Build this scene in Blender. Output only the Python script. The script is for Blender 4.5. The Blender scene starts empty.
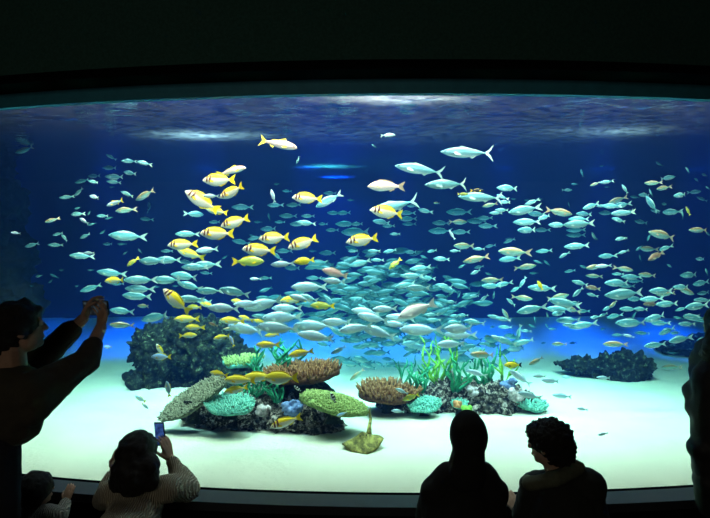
import bpy, bmesh, math, random
import numpy as np
from mathutils import Vector, Matrix, Euler, noise

R = math.radians
PI = math.pi
C = bpy.context.scene.collection
S = bpy.context.scene

# ------------------------------------------------------------------ camera, world, lights, exposure
F = 520.0
CAMZ = 1.87
cam_d = bpy.data.cameras.new('camera')
cam_d.sensor_width = 36.0
cam_d.lens = 36.0 * F / 710.0
cam_d.clip_end = 100
cam = bpy.data.objects.new('camera', cam_d)
C.objects.link(cam)
cam.location = (0, 0, CAMZ)
cam.rotation_euler = (R(90), 0, 0)
S.camera = cam

w = bpy.data.worlds.new('dark_room_world')
S.world = w
w.use_nodes = True
w.node_tree.nodes['Background'].inputs[0].default_value = (0.2, 0.3, 0.4, 1)
w.node_tree.nodes['Background'].inputs[1].default_value = 0.004

S.view_settings.view_transform = 'Standard'
S.view_settings.look = 'None'
S.view_settings.exposure = 0.12
S.view_settings.gamma = 1.0
S.view_settings.use_curve_mapping = False
S.cycles.transparent_max_bounces = 24
S.cycles.max_bounces = 7
S.cycles.diffuse_bounces = 3
S.cycles.glossy_bounces = 3
S.cycles.volume_bounces = 1
S.cycles.caustics_reflective = False
S.cycles.caustics_refractive = False
S.cycles.use_denoising = True
S.cycles.sample_clamp_indirect = 4.0


def area(name, loc, sx, sy, power, col, aim=None, spread=180):
    d = bpy.data.lights.new(name, 'AREA')
    d.shape = 'RECTANGLE'
    d.size = sx
    d.size_y = sy
    d.energy = power
    d.color = col
    d.spread = R(spread)
    o = bpy.data.objects.new(name, d)
    C.objects.link(o)
    o.location = loc
    if aim is not None:
        o.rotation_euler = (Vector(aim) - Vector(loc)).to_track_quat('-Z', 'Y').to_euler()
    return o


def spot(name, loc, aim, power, col, angle=40, blend=0.8, size=0.15):
    d = bpy.data.lights.new(name, 'SPOT')
    d.energy = power
    d.color = col
    d.spot_size = R(angle)
    d.spot_blend = blend
    d.shadow_soft_size = size
    o = bpy.data.objects.new(name, d)
    C.objects.link(o)
    o.location = loc
    o.rotation_euler = (Vector(aim) - Vector(loc)).to_track_quat('-Z', 'Y').to_euler()
    return o


# lamps over the tank (above the water, behind the bulkhead)
area('tank_lamp_front', (0.2, 3.75, 4.3), 7.0, 0.7, 700, (1.0, 0.86, 0.66), aim=(0.2, 4.3, 0.5), spread=130)
area('tank_lamp_middle', (0.3, 5.3, 4.3), 5.2, 0.6, 90, (0.75, 1.0, 1.0), aim=(0.3, 5.3, 0.4), spread=52)
# added fill lights hidden behind the panel's top rim, to brighten the fish
for x in (-2.2, -0.9, 0.4, 1.7, 2.9):
    area('rim_fill', (x, 3.42 + (x - 0.45) ** 2 / 26.0, 3.03), 1.1, 0.06, 13, (1.0, 0.95, 0.88), aim=(x * 1.2, 4.8, 1.2), spread=130)
# added spots just over the water, put there to make bright patches on it
for x, y, e in ((-1.6, 5.4, 30), (0.35, 4.2, 35), (2.7, 5.25, 15)):
    spot('surface_glow_fill', (x, y, 3.55), (x, y, 3.1), e, (0.85, 0.93, 1.0), angle=125, blend=1.0, size=0.05)
area('teal_fill', (0.0, 7.0, 4.2), 2.2, 0.5, 14, (0.2, 1.0, 0.85), aim=(0.0, 7.0, 0.4), spread=80)  # teal fill added to tint the water in mid-tank
# added blue spots for the bright blue glow at the back wall's foot
for i, x in enumerate((-4.9, -3.5, -2.1, -0.7, 0.7, 2.1, 3.5, 4.9)):
    spot('blue_wash_fill', (x, 7.2, 4.0), (x, 7.9, 0.60), 1500, (0.0, 0.09, 1.0), angle=28, blend=1.0)
spot('cyan_glow_fill', (-0.4, 7.2, 3.5), (-0.4, 7.2, 3.0), 25, (0.15, 0.9, 1.0), angle=125, blend=1.0, size=0.05)  # added cyan light for a streak on the far surface
spot('blue_glow_fill', (-0.3, 8.1, 3.4), (-0.3, 8.1, 3.0), 60, (0.0, 0.08, 1.0), angle=125, blend=1.0, size=0.05)  # added blue light for a streak near the back wall
# soft light of the visitors' room
area('room_lamp', (-1.5, -2.5, 2.65), 2.0, 1.0, 15.0, (1.0, 0.92, 0.75), aim=(-0.5, 2.5, 0.8))

rng = random.Random(7)


# ------------------------------------------------------------------ helpers
def P(px, py, Y):
    return Vector(((px - 355.0) / F * Y, Y, CAMZ + (259.0 - py) / F * Y))


def tag(o, label=None, cat=None, group=None, kind=None):
    if label:
        o['label'] = label
    if cat:
        o['category'] = cat
    if group:
        o['group'] = group
    if kind:
        o['kind'] = kind
    return o


def empty(name, loc, label, cat, group=None, rot=None):
    o = bpy.data.objects.new(name, None)
    C.objects.link(o)
    o.location = loc
    o.empty_display_size = 0.05
    if rot:
        o.rotation_euler = rot
    return tag(o, label, cat, group)


def link_mesh(name, me, mats, parent=None, keep_world=True):
    o = bpy.data.objects.new(name, me)
    C.objects.link(o)
    if mats is not None:
        me.materials.clear()
        for m in (mats if isinstance(mats, (list, tuple)) else [mats]):
            me.materials.append(m)
    if parent is not None:
        o.parent = parent
        if keep_world:
            o.matrix_parent_inverse = parent_world(parent).inverted()
    return o


def parent_world(p):
    m = Matrix.LocRotScale(p.location, p.rotation_euler, p.scale)
    if p.parent:
        m = parent_world(p.parent) @ p.matrix_parent_inverse @ m
    return m


def bm_mesh(name, bm, smooth=True):
    me = bpy.data.meshes.new(name)
    bmesh.ops.recalc_face_normals(bm, faces=bm.faces)
    bm.to_mesh(me)
    bm.free()
    if smooth:
        for p in me.polygons:
            p.use_smooth = True
    return me


def add_box(bm, lo, hi):
    vs = [bm.verts.new((x, y, z)) for x in (lo[0], hi[0]) for y in (lo[1], hi[1]) for z in (lo[2], hi[2])]
    for f in ((0, 1, 3, 2), (4, 6, 7, 5), (0, 4, 5, 1), (2, 3, 7, 6), (0, 2, 6, 4), (1, 5, 7, 3)):
        bm.faces.new([vs[i] for i in f])


def frame_of(d):
    d = Vector(d).normalized()
    a = Vector((0, 0, 1)) if abs(d.z) < 0.9 else Vector((1, 0, 0))
    u = d.cross(a).normalized()
    return d, u, d.cross(u).normalized()


def add_tube(bm, pts, rads, n=8, cap=True):
    rings = []
    pts = [Vector(p) for p in pts]
    for i, p in enumerate(pts):
        d = (pts[min(i + 1, len(pts) - 1)] - pts[max(i - 1, 0)])
        if d.length < 1e-6:
            d = Vector((0, 0, 1))
        _, u, v = frame_of(d)
        rings.append([bm.verts.new(p + (u * math.cos(2 * PI * k / n) + v * math.sin(2 * PI * k / n)) * rads[i]) for k in range(n)])
    for a, b in zip(rings, rings[1:]):
        for k in range(n):
            bm.faces.new((a[k], a[(k + 1) % n], b[(k + 1) % n], b[k]))
    if cap:
        bm.faces.new(rings[0])
        bm.faces.new(rings[-1])


def add_capsule(bm, p0, r0, p1, r1, n=12):
    p0, p1 = Vector(p0), Vector(p1)
    d = p1 - p0
    L = d.length
    if L < 1e-5:
        add_ell(bm, p0, (r0, r0, r0))
        return
    d.normalize()
    pts, rads = [], []
    for a in (88, 60, 30, 0):
        pts.append(p0 - d * r0 * math.sin(R(a)))
        rads.append(max(r0 * math.cos(R(a)), 1e-4))
    for a in (0, 30, 60, 88):
        pts.append(p1 + d * r1 * math.sin(R(a)))
        rads.append(max(r1 * math.cos(R(a)), 1e-4))
    _, u, v = frame_of(d)
    rings = [[bm.verts.new(p + (u * math.cos(2 * PI * k / n) + v * math.sin(2 * PI * k / n)) * r) for k in range(n)] for p, r in zip(pts, rads)]
    for a, b in zip(rings, rings[1:]):
        for k in range(n):
            bm.faces.new((a[k], a[(k + 1) % n], b[(k + 1) % n], b[k]))
    bm.faces.new(rings[0])
    bm.faces.new(rings[-1])


def add_ell(bm, c, r, rot=(0, 0, 0), sub=3):
    m = Matrix.Translation(Vector(c)) @ Euler(rot).to_matrix().to_4x4() @ Matrix.Diagonal((r[0], r[1], r[2], 1))
    bmesh.ops.create_icosphere(bm, subdivisions=sub, radius=1.0, matrix=m)


def blob(name, shapes, voxel, mats, parent=None, smooth=4, disp=None):
    """one continuous closed surface grown from overlapping tapered limbs and ellipsoids"""
    bm = bmesh.new()
    for s in shapes:
        if s[0] == 'c':
            add_capsule(bm, *s[1:])
        else:
            add_ell(bm, *s[1:])
    me = bm_mesh('tmp', bm)
    t = bpy.data.objects.new('tmp', me)
    C.objects.link(t)
    m = t.modifiers.new('r', 'REMESH')
    m.mode = 'VOXEL'
    m.voxel_size = voxel
    if smooth:
        s2 = t.modifiers.new('s', 'SMOOTH')
        s2.iterations = smooth
        s2.factor = 0.5
    dg = bpy.context.evaluated_depsgraph_get()
    out = bpy.data.meshes.new_from_object(t.evaluated_get(dg), depsgraph=dg)
    bpy.data.objects.remove(t, do_unlink=True)
    bpy.data.meshes.remove(me)
    out.name = name
    if disp:
        n = len(out.vertices)
        co = np.empty(n * 3, np.float32)
        no = np.empty(n * 3, np.float32)
        out.vertices.foreach_get('co', co)
        out.vertices.foreach_get('normal', no)
        co = co.reshape(-1, 3)
        no = no.reshape(-1, 3)
        d = np.array([disp(Vector(c)) for c in co], np.float32)
        co += no * d[:, None]
        out.vertices.foreach_set('co', co.ravel())
    for p in out.polygons:
        p.use_smooth = True
    out.update()
    return link_mesh(name, out, mats, parent)


# ------------------------------------------------------------------ materials
def new_mat(name):
    m = bpy.data.materials.new(name)
    m.use_nodes = True
    nt = m.node_tree
    b = nt.nodes['Principled BSDF']
    return m, nt, b


def ramp(nt, fac, stops):
    r = nt.nodes.new('ShaderNodeValToRGB')
    e = r.color_ramp.elements
    while len(e) > 1:
        e.remove(e[-1])
    for i, (p, c) in enumerate(stops):
        x = e[0] if i == 0 else e.new(p)
        x.position = p
        x.color = (c[0], c[1], c[2], 1)
    if fac is not None:
        nt.links.new(fac, r.inputs[0])
    return r.outputs[0]


def math_n(nt, op, a, b=None, c=None, clamp=False):
    n = nt.nodes.new('ShaderNodeMath')
    n.operation = op
    n.use_clamp = clamp
    for i, v in enumerate((a, b, c)):
        if v is None:
            continue
        if isinstance(v, (int, float)):
            n.inputs[i].default_value = v
        else:
            nt.links.new(v, n.inputs[i])
    return n.outputs[0]


def mix_rgb(nt, fac, a, b, mode='MIX'):
    n = nt.nodes.new('ShaderNodeMix')
    n.data_type = 'RGBA'
    n.blend_type = mode
    for sock, v in ((n.inputs[0], fac), (n.inputs[6], a), (n.inputs[7], b)):
        if isinstance(v, (int, float)):
            sock.default_value = v
        elif isinstance(v, tuple):
            sock.default_value = (v[0], v[1], v[2], 1)
        else:
            nt.links.new(v, sock)
    return n.outputs[2]


def noise_n(nt, scale, detail=4, rough=0.6, coord='Object', dist=0.0):
    t = nt.nodes.new('ShaderNodeTexCoord')
    n = nt.nodes.new('ShaderNodeTexNoise')
    n.inputs['Scale'].default_value = scale
    n.inputs['Detail'].default_value = detail
    n.inputs['Roughness'].default_value = rough
    n.inputs['Distortion'].default_value = dist
    nt.links.new(t.outputs[coord], n.inputs['Vector'])
    return n.outputs['Fac']


def bump_n(nt, b, h, strength=0.5, dist=0.02):
    n = nt.nodes.new('ShaderNodeBump')
    n.inputs['Strength'].default_value = strength
    n.inputs['Distance'].default_value = dist
    nt.links.new(h, n.inputs['Height'])
    nt.links.new(n.outputs[0], b.inputs['Normal'])


def mottled(name, stops, scale=8, rough=0.8, bump=0.4, bdist=0.02, detail=6, spec=0.3):
    m, nt, b = new_mat(name)
    f = noise_n(nt, scale, detail, 0.65)
    nt.links.new(ramp(nt, f, stops), b.inputs['Base Color'])
    b.inputs['Roughness'].default_value = rough
    b.inputs['Specular IOR Level'].default_value = spec
    bump_n(nt, b, noise_n(nt, scale * 4, 5, 0.7), bump, bdist)
    return m


def plain(name, col, rough=0.6, metal=0.0, spec=0.4, var=0.12, scale=30, bump=0.15):
    a = tuple(c * (1 - var) for c in col)
    c2 = tuple(min(1, c * (1 + var)) for c in col)
    m = mottled(name, [(0.3, a), (0.7, c2)], scale, rough, bump, 0.004, 3, spec)
    m.node_tree.nodes['Principled BSDF'].inputs['Metallic'].default_value = metal
    return m


M = {}
M['sand'] = mottled('sand', [(0.25, (0.68, 0.65, 0.53)), (0.75, (0.82, 0.78, 0.64))], 1.3, 0.95, 0.5, 0.03)
M['backdrop'] = mottled('painted_tank_wall', [(0.3, (0.024, 0.028, 0.13)), (0.7, (0.032, 0.036, 0.17))], 0.5, 0.9, 0.1)
M['rock'] = mottled('reef_rock', [(0.38, (0.008, 0.007, 0.005)), (0.47, (0.035, 0.03, 0.025)), (0.53, (0.20, 0.155, 0.12)), (0.60, (0.70, 0.54, 0.48))], 26, 0.95, 1.0, 0.03)
M['rock_dark'] = mottled('dark_reef_rock', [(0.40, (0.004, 0.006, 0.003)), (0.52, (0.018, 0.024, 0.013)), (0.60, (0.07, 0.085, 0.04)), (0.68, (0.30, 0.34, 0.18))], 20, 0.95, 0.9, 0.03)
M['cliff'] = mottled('cliff_rock', [(0.35, (0.002, 0.004, 0.002)), (0.7, (0.022, 0.026, 0.014))], 3, 0.95, 0.8, 0.05)
M['frame'] = plain('dark_slate_frame', (0.04, 0.26, 0.36), 0.55, scale=12)
M['black'] = plain('black_paint_and_shade', (0.003, 0.004, 0.004), 1.0, spec=0.0)  # plinth colour, also stands in for shade in the slot above the panel
M['bulkhead'] = mottled('textured_dark_wall', [(0.35, (0.022, 0.075, 0.062)), (0.65, (0.035, 0.11, 0.092))], 60, 0.9, 0.5, 0.004)
M['floor'] = plain('dark_carpet', (0.02, 0.02, 0.022), 0.95, scale=80)
M['room'] = plain('dark_room_wall', (0.02, 0.022, 0.022), 0.9, scale=20)


def coral_mat(name, low, high, scale=60):
    m, nt, b = new_mat(name)
    f = noise_n(nt, scale, 3, 0.6)
    nt.links.new(ramp(nt, f, [(0.35, low), (0.65, high)]), b.inputs['Base Color'])
    b.inputs['Roughness'].default_value = 0.8
    b.inputs['Specular IOR Level'].default_value = 0.2
    bump_n(nt, b, noise_n(nt, scale * 2, 3, 0.6), 0.5, 0.01)
    return m


M['brown_coral'] = coral_mat('brown_coral', (0.05, 0.016, 0.007), (0.14, 0.055, 0.022))
M['brown_tip'] = coral_mat('brown_coral_tip', (0.17, 0.055, 0.018), (0.42, 0.20, 0.085))
M['green_coral'] = coral_mat('olive_green_coral', (0.10, 0.16, 0.04), (0.30, 0.38, 0.12))
M['green_tip'] = coral_mat('pale_green_coral_tip', (0.16, 0.24, 0.06), (0.52, 0.58, 0.22))
M['grey_coral'] = coral_mat('grey_green_coral', (0.05, 0.06, 0.035), (0.20, 0.21, 0.14))
M['grey_tip'] = coral_mat('pale_grey_coral_tip', (0.22, 0.22, 0.15), (0.55, 0.54, 0.39))
M['teal_coral'] = coral_mat('teal_coral', (0.06, 0.25, 0.20), (0.20, 0.55, 0.45))
M['teal_tip'] = coral_mat('pale_teal_coral_tip', (0.10, 0.42, 0.33), (0.38, 0.74, 0.62))
M['leaf_green'] = coral_mat('emerald_branch_coral', (0.02, 0.20, 0.10), (0.05, 0.42, 0.20), 20)
M['lime'] = coral_mat('lime_branch_coral', (0.12, 0.42, 0.05), (0.35, 0.72, 0.10), 20)
M['blue_coral'] = coral_mat('blue_grey_coral', (0.05, 0.08, 0.20), (0.20, 0.28, 0.50), 25)
M['pale_coral'] = coral_mat('pale_pink_coral', (0.20, 0.16, 0.17), (0.62, 0.50, 0.50), 25)
M['orange_coral'] = coral_mat('orange_coral', (0.40, 0.12, 0.05), (0.70, 0.30, 0.14), 25)
M['ochre'] = coral_mat('ochre', (0.55, 0.38, 0.02), (0.75, 0.55, 0.05), 25)


def fish_mat(name, vstops, bands=None, rough=0.35, metal=0.15, tail=None, jitter=0.42, back_slope=0.0):
    """skin colour by height on the flank (uv.y), optional dark cross bands and a tail colour (uv.x)"""
    m, nt, b = new_mat(name)
    uv = nt.nodes.new('ShaderNodeUVMap')
    sp = nt.nodes.new('ShaderNodeSeparateXYZ')
    nt.links.new(uv.outputs[0], sp.inputs[0])
    u, v = sp.outputs[0], sp.outputs[1]
    vv = math_n(nt, 'ADD', v, math_n(nt, 'MULTIPLY', u, back_slope)) if back_slope else v
    n = noise_n(nt, 30, 2, 0.5)
    vv = math_n(nt, 'ADD', vv, math_n(nt, 'MULTIPLY', math_n(nt, 'SUBTRACT', n, 0.5), 0.08))
    col = ramp(nt, vv, vstops)
    if tail:
        f = math_n(nt, 'MULTIPLY', math_n(nt, 'SUBTRACT', u, tail[0]), 14.0, clamp=True)
        col = mix_rgb(nt, f, col, tail[1])
    for (u0, wd, sl, c) in (bands or []):
        d = math_n(nt, 'ABSOLUTE', math_n(nt, 'SUBTRACT', math_n(nt, 'ADD', u, math_n(nt, 'MULTIPLY', v, sl)), u0))
        f = math_n(nt, 'SUBTRACT', 1.0, math_n(nt, 'MULTIPLY', math_n(nt, 'SUBTRACT', d, wd), 80.0, clamp=True), clamp=True)
        f = math_n(nt, 'MULTIPLY', f, math_n(nt, 'MULTIPLY', math_n(nt, 'SUBTRACT', v, 0.28), 9.0, clamp=True))
        col = mix_rgb(nt, f, col, c)
    if jitter:
        oi = nt.nodes.new('ShaderNodeObjectInfo')
        br = math_n(nt, 'ADD', math_n(nt, 'MULTIPLY', oi.outputs['Random'], jitter), 1.0 - jitter)
        cb = nt.nodes.new('ShaderNodeCombineXYZ')
        for i in range(3):
            nt.links.new(br, cb.inputs[i])
        col = mix_rgb(nt, 1.0, col, cb.outputs[0], 'MULTIPLY')
    nt.links.new(col, b.inputs['Base Color'])
    b.inputs['Roughness'].default_value = rough
    b.inputs['Metallic'].default_value = metal
    return m


M['silver'] = fish_mat('silver_fish_skin', [(0.14, (0.85, 0.95, 0.93)), (0.28, (0.34, 0.66, 0.69)), (0.60, (0.13, 0.42, 0.47)), (0.80, (0.05, 0.20, 0.25)), (0.91, (0.30, 0.52, 0.48))])  # teal flank holds the water's tint; pale back rim is painted top light
M['silver_fin'] = fish_mat('silver_fish_fin', [(0.0, (0.52, 0.72, 0.68)), (1.0, (0.52, 0.72, 0.68))])
M['pale'] = fish_mat('pale_fish_skin', [(0.15, (0.92, 0.96, 0.96)), (0.40, (0.60, 0.78, 0.86)), (0.72, (0.32, 0.54, 0.68)), (0.92, (0.60, 0.76, 0.80))])  # lighter last stop paints top light along the back
M['tan'] = fish_mat('tan_fish_skin', [(0.14, (0.82, 0.92, 0.85)), (0.30, (0.34, 0.60, 0.54)), (0.55, (0.24, 0.38, 0.26)), (0.72, (0.36, 0.20, 0.07)), (0.84, (0.30, 0.19, 0.08)), (0.93, (0.52, 0.50, 0.34))])  # pale last stop is top light painted on the back
M['tan_fin'] = fish_mat('tan_fish_fin', [(0.0, (0.62, 0.45, 0.30)), (1.0, (0.62, 0.45, 0.30))])
M['pink'] = fish_mat('pink_fish_skin', [(0.10, (0.95, 0.88, 0.84)), (0.5, (0.92, 0.58, 0.48)), (0.9, (0.72, 0.38, 0.30))])
M['cream'] = fish_mat('cream_fish_skin', [(0.10, (0.98, 0.96, 0.93)), (0.9, (0.95, 0.86, 0.80))], jitter=0.0)
M['rose'] = fish_mat('rose_brown_fish_skin', [(0.10, (0.75, 0.58, 0.52)), (0.5, (0.52, 0.28, 0.24)), (0.9, (0.36, 0.18, 0.16))])
M['school'] = fish_mat('teal_school_skin', [(0.14, (0.50, 0.74, 0.72)), (0.30, (0.16, 0.46, 0.50)), (0.60, (0.06, 0.30, 0.36)), (0.90, (0.03, 0.16, 0.20))])  # darker teal copy of the silver skin, dimming by water painted in
M['yellow'] = fish_mat('yellow_fin', [(0.0, (0.98, 0.66, 0.01)), (1.0, (0.98, 0.66, 0.01))], jitter=0.1)
BROWN = (0.13, 0.03, 0.012)
M['rabbit'] = fish_mat('rabbitfish_skin', [(0.12, (0.97, 0.93, 0.84)), (0.55, (0.94, 0.80, 0.62)), (0.72, (0.92, 0.74, 0.52)), (0.78, (0.97, 0.66, 0.03)), (0.93, (0.98, 0.66, 0.01))],
                       bands=[(0.135, 0.021, -0.03, BROWN), (0.235, 0.025, -0.03, BROWN)], tail=(0.80, (0.98, 0.66, 0.01)), back_slope=0.22, jitter=0.08)
M['snapper'] = fish_mat('yellow_snapper_skin', [(0.15, (0.92, 0.95, 0.90)), (0.45, (0.90, 0.90, 0.62)), (0.60, (0.97, 0.74, 0.06)), (0.9, (0.92, 0.68, 0.03))],
                        tail=(0.80, (0.95, 0.80, 0.03)), jitter=0.2)
M['lemon'] = fish_mat('lemon_fish_skin', [(0.1, (0.95, 0.72, 0.03)), (0.9, (0.95, 0.66, 0.02))], jitter=0.1)
M['olive'] = fish_mat('olive_fish_skin', [(0.1, (0.70, 0.75, 0.20)), (0.5, (0.50, 0.52, 0.08)), (0.9, (0.30, 0.32, 0.05))])
M['brownfish'] = fish_mat('brown_fish_skin', [(0.1, (0.55, 0.38, 0.25)), (0.5, (0.40, 0.20, 0.10)), (0.9, (0.22, 0.10, 0.06))])
M['bluewhite'] = fish_mat('blue_white_fish_skin', [(0.1, (0.8, 0.9, 0.98)), (0.9, (0.25, 0.55, 0.95))], jitter=0.05)
M['clown'] = fish_mat('banded_damsel_skin', [(0.1, (0.9, 0.9, 0.88)), (0.9, (0.9, 0.9, 0.88))],
                      bands=[(0.2, 0.07, 0, (0.01, 0.01, 0.01)), (0.45, 0.07, 0, (0.01, 0.01, 0.01)), (0.72, 0.07, 0, (0.01, 0.01, 0.01))], jitter=0.0)
M['eye_black'] = plain('fish_eye_black', (0.01, 0.01, 0.012), 0.15)
M['black_skin'] = plain('black_fish_skin', (0.01, 0.01, 0.012), 0.5)
M['ray'] = mottled('stingray_skin', [(0.38, (0.10, 0.09, 0.025)), (0.5, (0.24, 0.20, 0.05)), (0.62, (0.48, 0.40, 0.10))], 22, 0.7)

# ------------------------------------------------------------------ the building shell
AX, AR, AY = 0.45, 13.0, 3.2          # the acrylic panel is an arc bulging to the visitors


def arc_y(x, off=0.0):
    r = AR + off * -1.0
    return AY + AR - math.sqrt(max((AR - off) ** 2 - (x - AX) ** 2, 0.01))


def arc_solid(name, off0, off1, z0, z1, mat, x0=-3.6, x1=3.6, n=72, parent=None):
    """slab following the arc between two offsets from the panel's face (positive = into the tank)"""
    bm = bmesh.new()
    cols = []
    for i in range(n + 1):
        x = x0 + (x1 - x0) * i / n
        ya, yb = arc_y(x, off0), arc_y(x, off1)
        cols.append([bm.verts.new(p) for p in ((x, ya, z0), (x, yb, z0), (x, yb, z1), (x, ya, z1))])
    for a, b in zip(cols, cols[1:]):
        for k in range(4):
            bm.faces.new((a[k], a[(k + 1) % 4], b[(k + 1) % 4], b[k]))
    bm.faces.new(cols[0])
    bm.faces.new(cols[-1])
    me = bm_mesh(name, bm, False)
    return link_mesh(name, me, mat, parent)


def box(name, lo, hi, mat, parent=None):
    bm = bmesh.new()
    add_box(bm, lo, hi)
    return link_mesh(name, bm_mesh(name, bm, False), mat, parent)


def struct(o, label=None, cat=None):
    o['kind'] = 'structure'
    if label:
        o['label'] = label
    if cat:
        o['category'] = cat
    return o


ZT, ZB = 2.885, 0.425
struct(box('floor', (-4.2, -4, -0.1), (4.2, 3.9, 0), M['floor']), 'dark carpeted floor of the viewing room', 'floor')
struct(box('ceiling', (-4.2, -4, 3.75), (4.2, 3.9, 3.85), M['room']), 'dark ceiling of the viewing room', 'ceiling')
struct(box('wall_left', (-3.7, -4, 0), (-3.6, 4.0, 3.75), M['room']), 'dark side wall of the viewing room', 'wall')
struct(box('wall_right', (3.6, -4, 0), (3.7, 4.0, 3.75), M['room']), 'dark side wall of the viewing room by the padded jacket', 'wall')
struct(box('wall_back', (-3.6, -4, 0), (3.6, -3.9, 3.75), M['room']), 'dark wall behind the visitors', 'wall')
# bulkhead over the panel, black pieces standing in for the shadow gap, the slate band
struct(arc_solid('wall_front', -0.22, 0.0, 2.99, 3.75, M['bulkhead']), 'dark green-black textured wall above the aquarium panel', 'wall')
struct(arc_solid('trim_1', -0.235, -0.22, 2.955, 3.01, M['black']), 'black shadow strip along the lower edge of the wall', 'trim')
struct(arc_solid('trim_4', -0.22, -0.016, 2.975, 2.99, M['black']), 'soffit under the wall above the panel, painted black as shade', 'trim')  # blackened to stand in for shade under the wall
struct(arc_solid('trim_2', -0.015, 0.03, ZT, 3.06, M['frame']), 'dark slate band along the top of the aquarium panel', 'trim')
struct(arc_solid('wall_plinth', -0.10, 0.02, 0.0, ZB - 0.06, M['black']), 'black plinth wall under the aquarium panel', 'wall')
M['sill'] = plain('slate_sill', (0.026, 0.029, 0.036), 0.5, scale=12)
sill = struct(arc_solid('trim_3', -0.16, 0.0, ZB - 0.06, ZB - 0.008, M['sill']), 'dark slate sill running under the aquarium panel', 'sill')

m, nt, b = new_mat('clear_acrylic')
nt.nodes.remove(b)
t = nt.nodes.new('ShaderNodeBsdfTransparent')
t.inputs[0].default_value = (0.985, 0.995, 0.99, 1)
nt.links.new(t.outputs[0], nt.nodes['Material Output'].inputs[0])
M['acrylic'] = m
struct(arc_solid('window_1', 0.0, 0.03, ZB - 0.03, ZT + 0.05, M['acrylic']), 'huge curved clear acrylic aquarium panel', 'aquarium window')

# ------------------------------------------------------------------ the tank
TX, TY1, ZS, ZW = 6.3, 8.6, 0.45, 3.15


def sand_z(x, y):
    z = 0.05 * noise.noise(Vector((x * 0.5, y * 0.6, 0.3))) + 0.018 * noise.noise(Vector((x * 1.7, y * 3.1, 2.0)))
    e = min(1.0, max(0.0, (y - 3.5) / 0.8))
    q = min(1.0, max(0.0, (y - 7.0) / 1.6))  # rear sand raised as a ramp to catch the blue wash
    return ZS - 0.02 + 0.02 * e + z * e + 0.46 * q * q


bm = bmesh.new()
nx, ny = 190, 90
rows = []
for j in range(ny + 1):
    row = []
    for i in range(nx + 1):
        x = -TX + 2 * TX * i / nx
        yf = arc_y(max(-3.6, min(3.6, x)), 0.032)
        y = yf + (TY1 - yf) * j / ny
        row.append(bm.verts.new((x, y, sand_z(x, y) + (-0.005 if j else -0.012))))
    rows.append(row)
for a, b_ in zip(rows, rows[1:]):
    for i in range(nx):
        bm.faces.new((a[i], a[i + 1], b_[i + 1], b_[i]))
struct(link_mesh('ground', bm_mesh('ground', bm), M['sand']), 'pale sand bed of the aquarium', 'sand bed')
bw = struct(box('wall_backdrop', (-TX - .1, TY1, 0.0), (TX + .1, TY1 + .1, 4.6), M['backdrop']), 'deep blue rear wall of the aquarium', 'wall')
struct(box('wall_tank_left', (-TX - .1, 3.9, 0.0), (-TX, TY1, 4.6), M['backdrop']), 'blue end wall of the aquarium by the shadowy cliff', 'wall')
struct(box('wall_tank_right', (TX, 3.9, 0.0), (TX + .1, TY1, 4.6), M['backdrop']), 'blue end wall of the aquarium away from the cliff', 'wall')
struct(box('wall_tank_front_1', (-TX - .1, 3.95, 0.0), (-3.6, 4.05, 4.6), M['backdrop']), 'tank wall beside the acrylic panel, cliff end', 'wall')
struct(box('wall_tank_front_2', (3.6, 3.95, 0.0), (TX + .1, 4.05, 4.6), M['backdrop']), 'tank wall beside the acrylic panel, far end', 'wall')

# rippled surface of the water, seen from below
m, nt, b = new_mat('water_surface')
nt.nodes.remove(b)
tc = nt.nodes.new('ShaderNodeTexCoord')
mp = nt.nodes.new('ShaderNodeMapping')
mp.inputs['Scale'].default_value = (1.0, 1.6, 1.0)
nt.links.new(tc.outputs['Object'], mp.inputs[0])
n1 = nt.nodes.new('ShaderNodeTexNoise')
n1.inputs['Scale'].default_value = 2.2
n1.inputs['Detail'].default_value = 5
n1.inputs['Distortion'].default_value = 0.6
nt.links.new(mp.outputs[0], n1.inputs['Vector'])
bp = nt.nodes.new('ShaderNodeBump')
bp.inputs['Strength'].default_value = 0.4
bp.inputs['Distance'].default_value = 0.05
nt.links.new(n1.outputs['Fac'], bp.inputs['Height'])
fr = nt.nodes.new('ShaderNodeFresnel')
fr.inputs['IOR'].default_value = 1.33
nt.links.new(bp.outputs[0], fr.inputs['Normal'])
tr = nt.nodes.new('ShaderNodeBsdfTransparent')
gl = nt.nodes.new('ShaderNodeBsdfGlossy')
gl.inputs['Roughness'].default_value = 0.06
gl.inputs['Color'].default_value = (0.75, 0.9, 1.0, 1)
nt.links.new(bp.outputs[0], gl.inputs['Normal'])
mx = nt.nodes.new('ShaderNodeMixShader')
nt.links.new(fr.outputs[0], mx.inputs[0])
nt.links.new(tr.outputs[0], mx.inputs[1])
nt.links.new(gl.outputs[0], mx.inputs[2])
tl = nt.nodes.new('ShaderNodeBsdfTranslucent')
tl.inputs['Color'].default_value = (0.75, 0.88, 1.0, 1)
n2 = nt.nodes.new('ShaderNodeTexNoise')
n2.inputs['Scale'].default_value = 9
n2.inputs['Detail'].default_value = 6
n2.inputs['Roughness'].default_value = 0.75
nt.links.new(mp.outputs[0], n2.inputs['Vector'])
fo = math_n(nt, 'MULTIPLY', math_n(nt, 'MULTIPLY', math_n(nt, 'SUBTRACT', n2.outputs['Fac'], 0.38), 3.0, clamp=True), 0.013)
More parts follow.
